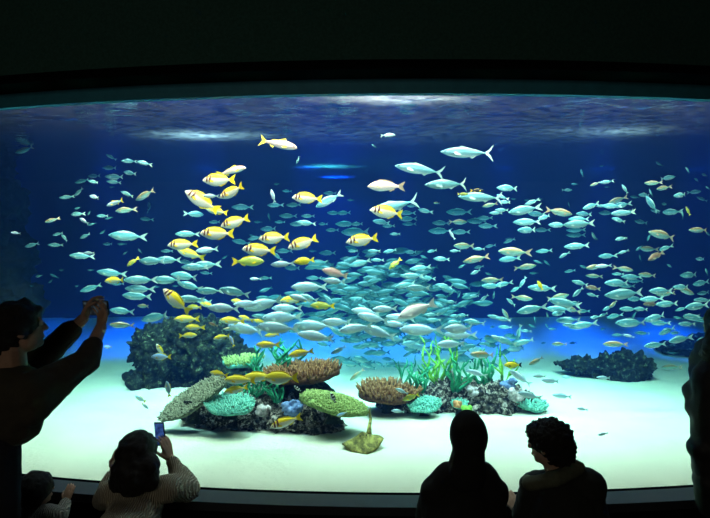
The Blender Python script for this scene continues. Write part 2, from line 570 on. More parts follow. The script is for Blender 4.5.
# light glows put into the surface as patches of higher translucency
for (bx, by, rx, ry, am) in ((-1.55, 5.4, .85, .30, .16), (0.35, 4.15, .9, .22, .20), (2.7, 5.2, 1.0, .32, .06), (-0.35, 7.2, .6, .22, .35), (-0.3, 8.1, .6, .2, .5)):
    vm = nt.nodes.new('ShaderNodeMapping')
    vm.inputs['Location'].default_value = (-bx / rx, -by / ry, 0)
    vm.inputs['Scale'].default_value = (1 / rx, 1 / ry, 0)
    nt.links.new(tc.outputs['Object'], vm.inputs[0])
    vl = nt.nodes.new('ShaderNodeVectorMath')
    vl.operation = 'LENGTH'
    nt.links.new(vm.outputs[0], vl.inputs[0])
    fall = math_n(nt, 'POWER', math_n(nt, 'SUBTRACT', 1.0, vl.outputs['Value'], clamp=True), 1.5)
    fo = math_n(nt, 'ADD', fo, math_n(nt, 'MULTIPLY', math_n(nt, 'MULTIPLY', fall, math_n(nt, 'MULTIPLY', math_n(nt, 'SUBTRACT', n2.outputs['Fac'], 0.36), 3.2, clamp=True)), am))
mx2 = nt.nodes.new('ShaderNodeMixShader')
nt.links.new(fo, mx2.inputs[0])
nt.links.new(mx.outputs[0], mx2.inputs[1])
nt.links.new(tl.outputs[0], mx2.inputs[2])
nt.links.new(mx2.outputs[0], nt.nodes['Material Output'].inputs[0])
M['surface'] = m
bm = bmesh.new()
rows = []
for j in range(41):
    row = []
    for i in range(121):
        x = -TX + 2 * TX * i / 120
        yf = arc_y(max(-3.6, min(3.6, x)), 0.032)
        y = yf + (TY1 - yf) * j / 40
        row.append(bm.verts.new((x, y, ZW + 0.012 * noise.noise(Vector((x * 1.2, y * 2.0, 5))))))
    rows.append(row)
for a, b_ in zip(rows, rows[1:]):
    for i in range(120):
        bm.faces.new((a[i], a[i + 1], b_[i + 1], b_[i]))
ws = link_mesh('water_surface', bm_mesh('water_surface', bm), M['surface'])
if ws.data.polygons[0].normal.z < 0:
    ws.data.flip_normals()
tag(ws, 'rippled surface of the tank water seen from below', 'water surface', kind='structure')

# the water itself: absorbs red over distance, scatters a little blue
m, nt, b = new_mat('sea_water')
nt.nodes.remove(b)
va = nt.nodes.new('ShaderNodeVolumeAbsorption')
va.inputs['Color'].default_value = (0.40, 0.84, 0.89, 1)
va.inputs['Density'].default_value = 0.42
vs = nt.nodes.new('ShaderNodeVolumeScatter')
vs.inputs['Color'].default_value = (0.07, 0.24, 1.0, 1)
vs.inputs['Density'].default_value = 0.020
vs.inputs['Anisotropy'].default_value = 0.1
ad = nt.nodes.new('ShaderNodeAddShader')
nt.links.new(va.outputs[0], ad.inputs[0])
nt.links.new(vs.outputs[0], ad.inputs[1])
nt.links.new(ad.outputs[0], nt.nodes['Material Output'].inputs['Volume'])
M['water'] = m
bm = bmesh.new()
cols = []
for i in range(41):
    x = -3.55 + 7.1 * i / 40
    yf = arc_y(x, 0.034)
    cols.append([bm.verts.new(p) for p in ((x, yf, 0.30), (x, TY1 - .01, 0.30), (x, TY1 - .01, ZW - .02), (x, yf, ZW - .02))])
for x, k in ((-TX + .01, 0), (TX - .01, 1)):
    c = [bm.verts.new(p) for p in ((x, 4.07, 0.30), (x, TY1 - .01, 0.30), (x, TY1 - .01, ZW - .02), (x, 4.07, ZW - .02))]
    if k:
        cols.append(c)
    else:
        cols.insert(0, c)
for a, b_ in zip(cols, cols[1:]):
    for k in range(4):
        bm.faces.new((a[k], a[(k + 1) % 4], b_[(k + 1) % 4], b_[k]))
bm.faces.new(cols[0])
bm.faces.new(cols[-1])
wt = link_mesh('tank_water', bm_mesh('tank_water', bm, False), M['water'])
tag(wt, 'clear blue-tinted sea water filling the whole tank', 'water', kind='stuff')


# ------------------------------------------------------------------ rocks
def rock_disp(seed, a1, a2, a3=0.0, s1=2.2, s2=7.0, s3=20.0):
    def f(v):
        q = v + Vector((seed * 3.1, seed * 1.7, seed))
        d = a1 * noise.noise(q * s1) + a2 * (abs(noise.noise(q * s2)) * 2 - 0.6)
        if a3:
            d += a3 * (abs(noise.noise(q * s3)) * 2 - 0.6)
        return d
    return f


def rock(name, label, ells, voxel, mat, seed, a=(0.10, 0.06, 0.02), s=(2.2, 7.0, 20.0), cat='rock', group=None):
    sh = []
    for (px, py, Y, rx, ry, rz) in ells:
        c = P(px, py, Y)
        sh.append(('e', c, (rx, ry, rz)))
    o = blob(name, sh, voxel, mat, None, 1, rock_disp(seed, a[0], a[1], a[2], *s))
    return tag(o, label, cat, group)


# big dark rock (about 1.45 m wide)
rock('reef_rock', 'largest dark rock, massive and hollowed, rising behind the grey-green plate coral',
     [(172, 352, 6.0, .40, .45, .34), (205, 350, 6.1, .42, .5, .36), (190, 338, 6.0, .40, .40, .24), (238, 366, 6.1, .24, .36, .26),
      (150, 347, 6.0, .22, .3, .20), (168, 380, 5.95, .42, .34, .13), (215, 378, 6.1, .50, .44, .20), (150, 380, 5.8, .22, .24, .09)],
     0.022, M['rock_dark'], 3, (0.12, 0.09, 0.05), (2.4, 7.0, 17.0))
rock('reef_rock', 'low broken reef rock under the teal, green and grey-green corals',
     [(228, 414, 4.55, .30, .25, .14), (258, 412, 4.55, .32, .28, .20), (290, 416, 4.5, .30, .28, .17), (318, 424, 4.4, .22, .22, .13), (205, 410, 4.6, .20, .2, .12),
      (272, 398, 4.75, .25, .25, .16)],
     0.014, M['rock'], 5, (0.05, 0.06, 0.04), (3, 9.0, 24.0))
rock('reef_rock', 'smooth black dome of rock under the brown table coral beside the antler coral',
     [(300, 396, 4.72, .26, .24, .22), (318, 400, 4.70, .18, .2, .16), (285, 400, 4.8, .22, .2, .20)],
     0.02, M['rock_dark'], 6, (0.04, 0.015, 0.01))
rock('reef_rock', 'long low reef rock carrying the antler corals behind the two crouching visitors',
     [(408, 406, 4.95, .26, .24, .13), (435, 404, 5.0, .30, .28, .17), (462, 400, 5.0, .32, .3, .20), (490, 400, 5.0, .32, .3, .18), (515, 403, 5.0, .22, .24, .12),
      (400, 400, 4.95, .14, .16, .18)],
     0.014, M['rock'], 9, (0.06, 0.06, 0.04), (3, 9.0, 24.0))
rock('reef_rock', 'lone craggy green-black rock standing on bare sand with no coral',
     [(632, 366, 6.3, .22, .24, .20), (610, 369, 6.35, .28, .24, .16), (585, 366, 6.4, .26, .2, .11), (568, 364, 6.45, .16, .14, .05), (622, 378, 6.25, .26, .22, .08)],
     0.017, M['rock_dark'], 12, (0.06, 0.07, 0.045), (3, 8.0, 20.0))
rock('reef_rock', 'hazy dark rock far back behind the puffy jacket',
     [(690, 347, 7.6, .50, .35, .10), (712, 344, 7.6, .5, .35, .18)], 0.04, M['rock_dark'], 15, (0.08, 0.05, 0.0))
rock('rock_cliff', 'tall shadowy rock face rising to the surface behind the man taking a picture',
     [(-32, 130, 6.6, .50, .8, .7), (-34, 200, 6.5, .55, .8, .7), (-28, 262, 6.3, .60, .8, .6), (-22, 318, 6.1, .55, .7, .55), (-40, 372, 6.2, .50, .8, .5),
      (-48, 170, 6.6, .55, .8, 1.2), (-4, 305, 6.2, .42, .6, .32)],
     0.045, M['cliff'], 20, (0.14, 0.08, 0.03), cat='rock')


# ------------------------------------------------------------------ corals
def plate_coral(label, px, py, Y, a, b, th, tilt, mat, tip, nb, bl, br, seed, stalk=None, dome=0.0, cat='coral', name='table_coral'):
    """a disc on a stalk, studded with short upright branchlets"""
    r = random.Random(seed)
    c = P(px, py, Y)
    root = empty(name, c, label, cat, rot=tilt)
    mw = parent_world(root)
    bm = bmesh.new()
    n, k = 40, 8
    rings = []
    prof = [(0.0, 0.0)] + [(i / k, 0.0) for i in range(1, k + 1)]
    def edge(ang):
        return 1 + 0.10 * noise.noise(Vector((math.cos(ang) * 1.6, math.sin(ang) * 1.6, seed))) + 0.05 * math.sin(5 * ang + seed)
    def top(t):
        return th * 0.5 + dome * (1 - t * t)
    def bot(t):
        return -th * 0.5 * (1 - t * 0.2) + dome * (1 - t * t) - th * (1 - t) * 1.2
    for side in (top, bot):
        for t in [x / k for x in range(1, k + 1)] if side is top else [x / k for x in range(k, 0, -1)]:
            rings.append([bm.verts.new((a * t * edge(2 * PI * q / n) * math.cos(2 * PI * q / n), b * t * edge(2 * PI * q / n) * math.sin(2 * PI * q / n),
                                        side(t) + th * 0.25 * noise.noise(Vector((t * 4 * math.cos(2 * PI * q / n), t * 4 * math.sin(2 * PI * q / n), seed))))) for q in range(n)])
    for x, y in zip(rings, rings[1:]):
        for q in range(n):
            bm.faces.new((x[q], x[(q + 1) % n], y[(q + 1) % n], y[q]))
    bm.faces.new(rings[0])
    bm.faces.new(rings[-1])
    pl = link_mesh('plate', bm_mesh('plate', bm), mat, root, keep_world=False)
    bm = bmesh.new()
    for i in range(nb):
        ang = r.uniform(0, 2 * PI)
        t = math.sqrt(r.uniform(0, 1)) * 1.0
        e = edge(ang)
        x, y = a * t * e * math.cos(ang), b * t * e * math.sin(ang)
        z = top(t) - 0.005
        lean = Vector((math.cos(ang) * b / max(a, b), math.sin(ang), 0)) * (t ** 3) * 0.9
        d = (Vector((0, 0, 1)) + lean + Vector((r.uniform(-.25, .25), r.uniform(-.25, .25), 0))).normalized()
        L = bl * r.uniform(.7, 1.3)
        p = Vector((x, y, z))
        add_tube(bm, [p, p + d * L * .6, p + d * L], [br, br * .8, br * .45], 5)
    tp = link_mesh('branchlet', bm_mesh('branchlet', bm), tip, root, keep_world=False)
    tag(tp, kind='stuff')
    if stalk:
        bm = bmesh.new()
        h, rr = stalk
        pts = [Vector((0, 0, -th * .4 + dome * .5)), Vector((0.01, 0, -h * .4)), Vector((0, 0.01, -h * .75)), Vector((0, 0, -h))]
        inv = Matrix.Rotation(0, 4, 'X')
        q = Euler(tilt).to_matrix().inverted()
        pts = [q @ p if i else p for i, p in enumerate(pts)]
        add_tube(bm, pts, [rr * 1.7, rr, rr * .9, rr * 1.3], 12)
        link_mesh('stalk', bm_mesh('stalk', bm), M['rock_dark'], root, keep_world=False)
    return root


plate_coral('brown spiky table coral on the black dome rock beside the antler coral', 302, 374, 4.62, .33, .26, .05, (R(4), R(-4), 0), M['brown_coral'], M['brown_tip'], 400, .055, .012, 1, (.30, .07))
plate_coral('brown spiky table coral standing clear at the end of the long reef rock', 388, 393, 4.80, .28, .24, .05, (R(5), R(2), 0), M['brown_coral'], M['brown_tip'], 340, .055, .012, 2, (.22, .06))
plate_coral('olive green domed plate coral sloping down toward the stingray', 334, 404, 4.22, .28, .18, .03, (R(6), R(13), 0), M['green_coral'], M['green_tip'], 900, .022, .0075, 3, (.16, .06), dome=.035, name='plate_coral')
plate_coral('grey-green plate coral tilted steeply against the reef in front of the largest rock', 193, 399, 4.28, .31, .13, .04, (R(34), R(-31), 0), M['grey_coral'], M['grey_tip'], 1000, .018, .0068, 4, (.20, .05), name='plate_coral')
plate_coral('pale teal ruffled plate coral low on the reef beside the grey-green plate', 230, 405, 4.22, .20, .13, .028, (R(20), R(3), 0), M['teal_coral'], M['teal_tip'], 420, .028, .0085, 5, (.12, .05), name='plate_coral')
plate_coral('thin pale green ruffled coral jutting from the largest dark rock', 243, 362, 5.2, .20, .14, .03, (R(8), R(-3), 0), M['teal_coral'], M['green_tip'], 300, .040, .009, 6, (.10, .05), name='plate_coral')
plate_coral('pale teal plate coral at the foot of the standing-clear brown table coral', 424, 405, 4.66, .15, .11, .022, (R(20), R(-4), 0), M['teal_coral'], M['teal_tip'], 330, .026, .0085, 7, (.10, .04), name='plate_coral')
plate_coral('ribbed teal coral clump at the tail end of the long reef rock', 530, 404, 4.80, .15, .11, .028, (R(18), R(12), 0), M['teal_coral'], M['teal_tip'], 260, .040, .010, 8, (.08, .05), name='plate_coral')
plate_coral('small round teal coral head on top of the long reef rock', 459, 404, 4.68, .07, .06, .03, (R(20), 0, 0), M['teal_coral'], M['teal_tip'], 90, .020, .007, 9, (.10, .03), name='plate_coral')


def antler(label, px, py, Y, h, spread, mat, seed, n0=5, r0=0.016, depth=3, name='antler_coral', droop=0.0):
    r = random.Random(seed)
    c = P(px, py, Y)
    root = empty(name, c, label, 'coral')

    def grow(bm, p, d, L, rad, k):
        pts, rads = [p.copy()], [rad]
        q = p.copy()
        dd = d.copy()
        for i in range(3):
            dd = (dd + Vector((r.uniform(-.45, .45), r.uniform(-.3, .3), 0.12))).normalized()
            q = q + dd * L / 3
            pts.append(q.copy())
            rads.append(rad * (1 - 0.17 * (i + 1)))
            if k > 0 and i in (0, 1, 2) and r.random() < 0.62:
                sd = (dd * .5 + Vector((r.uniform(-1, 1), r.uniform(-.8, .8), r.uniform(.1, .6)))).normalized()
                grow(bm, q.copy(), sd, L * .62, rad * .8, k - 1)
        add_tube(bm, pts + [pts[-1] + dd * rad * .6], rads + [rads[-1] * .4], 7)

    for i in range(n0):
        bm = bmesh.new()
        a = 2 * PI * i / n0 + r.uniform(-.5, .5)
        d = Vector((math.cos(a) * spread, math.sin(a) * spread * .6, 1)).normalized()
        grow(bm, Vector((math.cos(a) * .02, math.sin(a) * .02, 0)), d, h * r.uniform(.70, 1.0), r0 * 1.2, depth - 1)
        link_mesh('branch', bm_mesh('branch', bm), mat, root, keep_world=False)
    return root


antler('emerald antler coral standing behind the cluster of yellow fish', 272, 386, 4.80, .34, .75, M['leaf_green'], 11, 6, .017)
antler('long-armed emerald antler coral curving up over the brown table coral', 286, 372, 4.95, .30, .9, M['leaf_green'], 12, 3, .016)
antler('bushy green antler coral low between the yellow fish and the teal plate', 250, 404, 4.50, .20, .9, M['leaf_green'], 13, 7, .013)
antler('small emerald antler coral in front of the black dome rock', 277, 402, 4.38, .14, .7, M['leaf_green'], 14, 5, .011)
antler('teal-green bushy antler coral beside the standing-clear brown table coral', 420, 392, 4.88, .20, .9, M['leaf_green'], 15, 7, .014)
antler('lime green antler coral, tallest on the long reef rock', 437, 383, 5.05, .32, .9, M['lime'], 16, 6, .013)
antler('teal fork-shaped antler coral in the middle of the long reef rock', 455, 391, 4.85, .26, .9, M['leaf_green'], 17, 4, .016)
antler('dark green finger coral near the blue-grey clump on the long reef rock', 484, 388, 4.95, .28, .5, M['leaf_green'], 18, 5, .016, 2)
antler('slim green finger coral below the yellow and black fish', 503, 383, 5.0, .26, .6, M['lime'], 19, 3, .012, 2)
antler('thin dark green coral sprig poking up behind the standing-clear brown table coral', 402, 385, 5.15, .24, .5, M['leaf_green'], 20, 3, .010, 2)


def clump(label, px, py, Y, size, mat, seed, n=9):
    r = random.Random(seed)
    c = P(px, py, Y)
    sh = []
    for i in range(n):
        a = r.uniform(0, 2 * PI)
        rr = size * r.uniform(0.1, 0.8)
        sh.append(('e', c + Vector((math.cos(a) * rr, math.sin(a) * rr * .6, r.uniform(-.1, .35) * size)), (size * r.uniform(.22, .4),) * 3, (0, 0, 0), 2))
    sh.append(('e', c - Vector((0, 0, size * .25)), (size * .8, size * .6, size * .45), (0, 0, 0), 2))
    o = blob('coral_clump', sh, size * 0.07, mat, None, 1, rock_disp(seed, size * .06, size * .08, 0, 6, 20))
    return tag(o, label, 'coral')


clump('blue-grey lumpy coral between the emerald coral and green domed plate', 292, 407, 4.28, .11, M['blue_coral'], 31)
clump('blue-grey lumpy coral beside the slim green finger coral', 508, 384, 4.85, .09, M['blue_coral'], 32)
clump('pale pinkish coral clump at the end of the long reef rock', 516, 394, 4.72, .10, M['pale_coral'], 33)
clump('small orange coral knob on the front of the long reef rock', 458, 404, 4.60, .05, M['orange_coral'], 34)
clump('bright lime coral knob just above the hooded visitor', 467, 409, 4.52, .06, M['lime'], 35)
clump('pale pinkish coral clump behind the teal fork-shaped coral', 474, 392, 4.78, .08, M['pale_coral'], 36)
clump('pale coral clump on the reef beside the teal ruffled plate', 262, 410, 4.32, .08, M['pale_coral'], 37)


# ------------------------------------------------------------------ fish
def interp(keys, t):
    ts = [k[0] for k in keys]
    out = []
    for j in range(1, len(keys[0])):
        vals = [k[j] for k in keys]
        i = max(0, min(len(ts) - 2, next((q for q in range(len(ts) - 1) if t <= ts[q + 1]), len(ts) - 2)))
        x = (t - ts[i]) / (ts[i + 1] - ts[i])
        m0 = (vals[min(i + 1, len(ts) - 1)] - vals[max(i - 1, 0)]) / (ts[min(i + 1, len(ts) - 1)] - ts[max(i - 1, 0)])
        m1 = (vals[min(i + 2, len(ts) - 1)] - vals[i]) / (ts[min(i + 2, len(ts) - 1)] - ts[i])
        h = ts[i + 1] - ts[i]
        x2, x3 = x * x, x * x * x
        out.append((2 * x3 - 3 * x2 + 1) * vals[i] + (x3 - 2 * x2 + x) * h * m0 + (-2 * x3 + 3 * x2) * vals[i + 1] + (x3 - x2) * h * m1)
    return out


# (t, top, bottom, half width) along a fish of length 1, nose at t=0
SPEC = {
    'slim': dict(body=[(0, .004, .004, .004), (.05, .042, .040, .022), (.15, .088, .088, .045), (.32, .128, .132, .060), (.5, .122, .126, .056), (.68, .070, .072, .03), (.80, .022, .022, .010), (.84, .020, .020, .006)],
                 tail=[(.81, .02), (.90, .075), (1.0, .125), (.945, .045), (.915, .0), (.945, -.045), (1.0, -.125), (.90, -.075), (.81, -.02)],
                 dorsal=[(.32, .115), (.38, .152), (.50, .142), (.66, .10), (.72, .06), (.5, .09)], anal=[(.56, -.10), (.60, -.132), (.72, -.075), (.74, -.045), (.62, -.07)], pec=.10),
    'mackerel': dict(body=[(0, .003, .003, .003), (.05, .030, .030, .02), (.15, .066, .068, .045), (.32, .098, .100, .062), (.5, .092, .095, .058), (.68, .05, .05, .03), (.82, .012, .012, .008), (.86, .011, .011, .006)],
                     tail=[(.83, .012), (.90, .06), (1.0, .165), (.945, .05), (.90, .0), (.95, -.05), (1.0, -.165), (.90, -.06), (.83, -.012)],
                     dorsal=[(.34, .094), (.40, .125), (.50, .098), (.70, .05), (.76, .035), (.5, .08)], anal=[(.55, -.088), (.60, -.115), (.68, -.06), (.76, -.035), (.62, -.06)], pec=.14),
    'rabbit': dict(body=[(0, .006, .012, .006), (.05, .06, .045, .03), (.14, .120, .100, .055), (.30, .170, .165, .070), (.48, .175, .175, .065), (.66, .115, .115, .038), (.79, .035, .038, .012), (.84, .032, .034, .008)],
                   tail=[(.81, .033), (.90, .10), (1.0, .150), (.965, .05), (.945, .0), (.965, -.05), (1.0, -.150), (.90, -.10), (.81, -.033)],
                   dorsal=[(.17, .12), (.24, .185), (.42, .210), (.60, .185), (.74, .105), (.76, .06), (.5, .14)], anal=[(.48, -.165), (.56, -.190), (.70, -.120), (.75, -.06), (.6, -.11)], pec=.13),
    'snapper': dict(body=[(0, .006, .014, .006), (.06, .06, .05, .03), (.16, .115, .100, .055), (.32, .150, .140, .066), (.5, .135, .125, .058), (.68, .080, .078, .034), (.80, .036, .036, .012), (.84, .034, .034, .008)],
                    tail=[(.81, .034), (.90, .09), (1.0, .135), (.96, .05), (.94, .0), (.96, -.05), (1.0, -.135), (.90, -.09), (.81, -.034)],
                    dorsal=[(.26, .14), (.32, .185), (.48, .175), (.64, .135), (.72, .08), (.5, .11)], anal=[(.56, -.11), (.60, -.150), (.70, -.105), (.74, -.06), (.62, -.08)], pec=.13),
    'goat': dict(body=[(0, .004, .018, .006), (.05, .055, .040, .03), (.14, .095, .072, .05), (.30, .120, .095, .060), (.5, .100, .085, .05), (.68, .062, .058, .03), (.80, .032, .032, .012), (.84, .030, .030, .008)],
                 tail=[(.81, .03), (.90, .085), (1.0, .150), (.945, .05), (.92, .0), (.945, -.05), (1.0, -.150), (.90, -.085), (.81, -.03)],
                 dorsal=[(.30, .115), (.34, .175), (.46, .13), (.56, .085), (.60, .10), (.70, .06), (.45, .09)], anal=[(.58, -.07), (.61, -.125), (.70, -.07), (.72, -.05), (.64, -.05)], pec=.12),
}


def yb(x, bend):
    return bend * max(0.0, x - .25) ** 2 * 0.8


def add_body(bm, uvl, spec, bend, seg=12, ns=14):
    k = spec['body']
    hm = max(max(q[1], q[2]) for q in k)
    rings = []
    tmax = k[-1][0]
    for i in range(ns + 1):
        t = tmax * (i / ns) ** 1.15
        a, b_, w_ = interp(k, t)
        ring = []
        for q in range(seg):
            an = 2 * PI * q / seg
            cz, cy = math.sin(an), math.cos(an)
            z = (a if cz > 0 else b_) * cz
            y = w_ * cy * (1 - 0.15 * abs(cz))
            v = bm.verts.new((t - .5, y + yb(t, bend), z))
            ring.append((v, t, 0.5 + 0.5 * z / hm))
        rings.append(ring)
    def face(items):
        try:
            f = bm.faces.new([it[0] for it in items])
        except ValueError:
            return
        for lp, it in zip(f.loops, items):
            lp[uvl].uv = (it[1], it[2])
        f.smooth = True
    for x, y in zip(rings, rings[1:]):
        for q in range(seg):
            face((x[q], y[q], y[(q + 1) % seg], x[(q + 1) % seg]))
    face(rings[0])
    face(rings[-1][::-1])


def add_fin(bm, uvl, pts, bend, th=.004, mi=0, tilt=0.0, y0=0.0, v=0.95):
    """flat fin with a real, small thickness; pts in the fish's x,z (x from the nose)"""
    def mk(s):
        out = []
        for (x, z) in pts:
            out.append(bm.verts.new((x - .5, yb(x, bend) + y0 + s * th + tilt * abs(z), z)))
        return out
    A, B = mk(1), mk(-1)
    n = len(pts)
    cx = sum(p[0] for p in pts) / n
    cz = sum(p[1] for p in pts) / n
    if any(abs(p[1]) > .1 for p in pts) and min(p[1] for p in pts) < 0 < max(p[1] for p in pts):
        cx, cz = pts[4][0] - .02, 0
    ca = bm.verts.new((cx - .5, yb(cx, bend) + y0 + th + tilt * abs(cz), cz))
    cb = bm.verts.new((cx - .5, yb(cx, bend) + y0 - th + tilt * abs(cz), cz))
    fs = []
    for i in range(n):
        j = (i + 1) % n
        fs.append(bm.faces.new((A[i], A[j], ca)))
        fs.append(bm.faces.new((B[j], B[i], cb)))
        fs.append(bm.faces.new((A[i], B[i], B[j], A[j])))
    for f in fs:
        f.material_index = mi
        for lp in f.loops:
            lp[uvl].uv = (min(.99, lp.vert.co.x + .5), v)


def add_eye(bm, uvl, spec, bend, mi=0):
    t = .085
    a, b_, w_ = interp(spec['body'], t)
    for s in (1, -1):
        g = bmesh.ops.create_uvsphere(bm, u_segments=8, v_segments=6, radius=.015,
                                      matrix=Matrix.Translation((t - .5, s * w_ * .88 + yb(t, bend), a * .25)) @ Matrix.Diagonal((1, .5, 1, 1)))
        for v in g['verts']:
            for f in v.link_faces:
                f.material_index = mi


FISH_MESH = {}


def fish_meshes(species, bend, skin, fin, detail):
    key = (species, bend, skin, fin, detail)
    if key in FISH_MESH:
        return FISH_MESH[key]
    spec = SPEC[species]
    out = []

    def start():
        bm = bmesh.new()
        return bm, bm.loops.layers.uv.new('UVMap')

    def done(nm, bm, mats):
        me = bpy.data.meshes.new(nm)
        bm.normal_update()
        bm.to_mesh(me)
        bm.free()
        for mm in mats:
            me.materials.append(M[mm])
        return (nm, me)
    pl = spec['pec']
    pec = [(.24, -.02), (.28, .005), (.24 + pl, -.045), (.22 + pl, -.075), (.26, -.05)]
    if detail:
        bm, uv = start()
        add_body(bm, uv, spec, bend, 16, 18)
        out.append(done('body', bm, [skin]))
        for nm, pts in (('tail_fin', spec['tail']), ('dorsal_fin', spec['dorsal']), ('anal_fin', spec['anal'])):
            bm, uv = start()
            add_fin(bm, uv, pts, bend)
            out.append(done(nm, bm, [fin]))
        for s in (1, -1):
            bm, uv = start()
            w_ = interp(spec['body'], .26)[2]
            add_fin(bm, uv, pec, bend, .003, 0, s * .10, s * (w_ * 1.0), .5)
            out.append(done('pectoral_fin', bm, [fin]))
        for s in (1, -1):
            t = .085
            a, b_, w_ = interp(spec['body'], t)
            bm, uv = start()
            bmesh.ops.create_uvsphere(bm, u_segments=10, v_segments=8, radius=.017,
                                      matrix=Matrix.Translation((t - .5, s * w_ * .85 + yb(t, bend), a * .25)) @ Matrix.Diagonal((1, .5, 1, 1)))
            out.append(done('eye', bm, ['eye_black']))
    else:
        bm, uv = start()
        add_body(bm, uv, spec, bend, 10, 11)
        add_fin(bm, uv, spec['tail'], bend, .005, 1)
        add_fin(bm, uv, spec['dorsal'], bend, .004, 1)
        add_fin(bm, uv, spec['anal'], bend, .004, 1)
        for s in (1, -1):
            w_ = interp(spec['body'], .26)[2]
            add_fin(bm, uv, pec, bend, .003, 1, s * .10, s * (w_ * 1.0), .5)
        add_eye(bm, uv, spec, bend, 2)
        out.append(done('fish', bm, [skin, fin, 'eye_black']))
    FISH_MESH[key] = out
    return out


def sand_limit(py):
    return 0.90 * (CAMZ - ZS) * F / max(py - 259.0, 1.0)


def place_fish(name, species, skin, fin, x, y, L, ang, face, Y, yaw=None, detail=False, label='', cat='fish', group=None, roll=0.0):
    if y > 330:
        Y = min(Y, sand_limit(y + L * .2))
    if 118 < x < 262 and y > 306:
        Y = min(Y, 4.95)
    if 160 < x < 350 and y > 338:
        Y = min(Y, 3.92)
    if 376 < x < 552 and y > 352:
        Y = min(Y, 4.25)
    if 545 < x < 655 and y > 342:
        Y = min(Y, 5.6)
    if 275 < x < 350 and y > 335:
        Y = min(Y, 4.15)
    yw = rng.uniform(-20, 20) if yaw is None else yaw
    real = 1.08 * L * Y / F / max(.35, math.cos(R(yw)))
    bend = rng.choice((-.45, 0, .45))
    ms = fish_meshes(species, bend, skin, fin, detail)
    rot = (R(roll), R(ang), R(yw + (180 if face == 'R' else 0)))
    loc = P(x, y, Y)
    if detail:
        o = empty(name, loc, label, cat, group, rot)
        o.scale = (real,) * 3
        for nm, me in ms:
            c = bpy.data.objects.new(nm, me)
            C.objects.link(c)
            c.parent = o
    else:
        o = bpy.data.objects.new(name, ms[0][1])
        C.objects.link(o)
        o.location = loc
        o.rotation_euler = rot
        o.scale = (real,) * 3
        tag(o, label, cat, group)
    return o


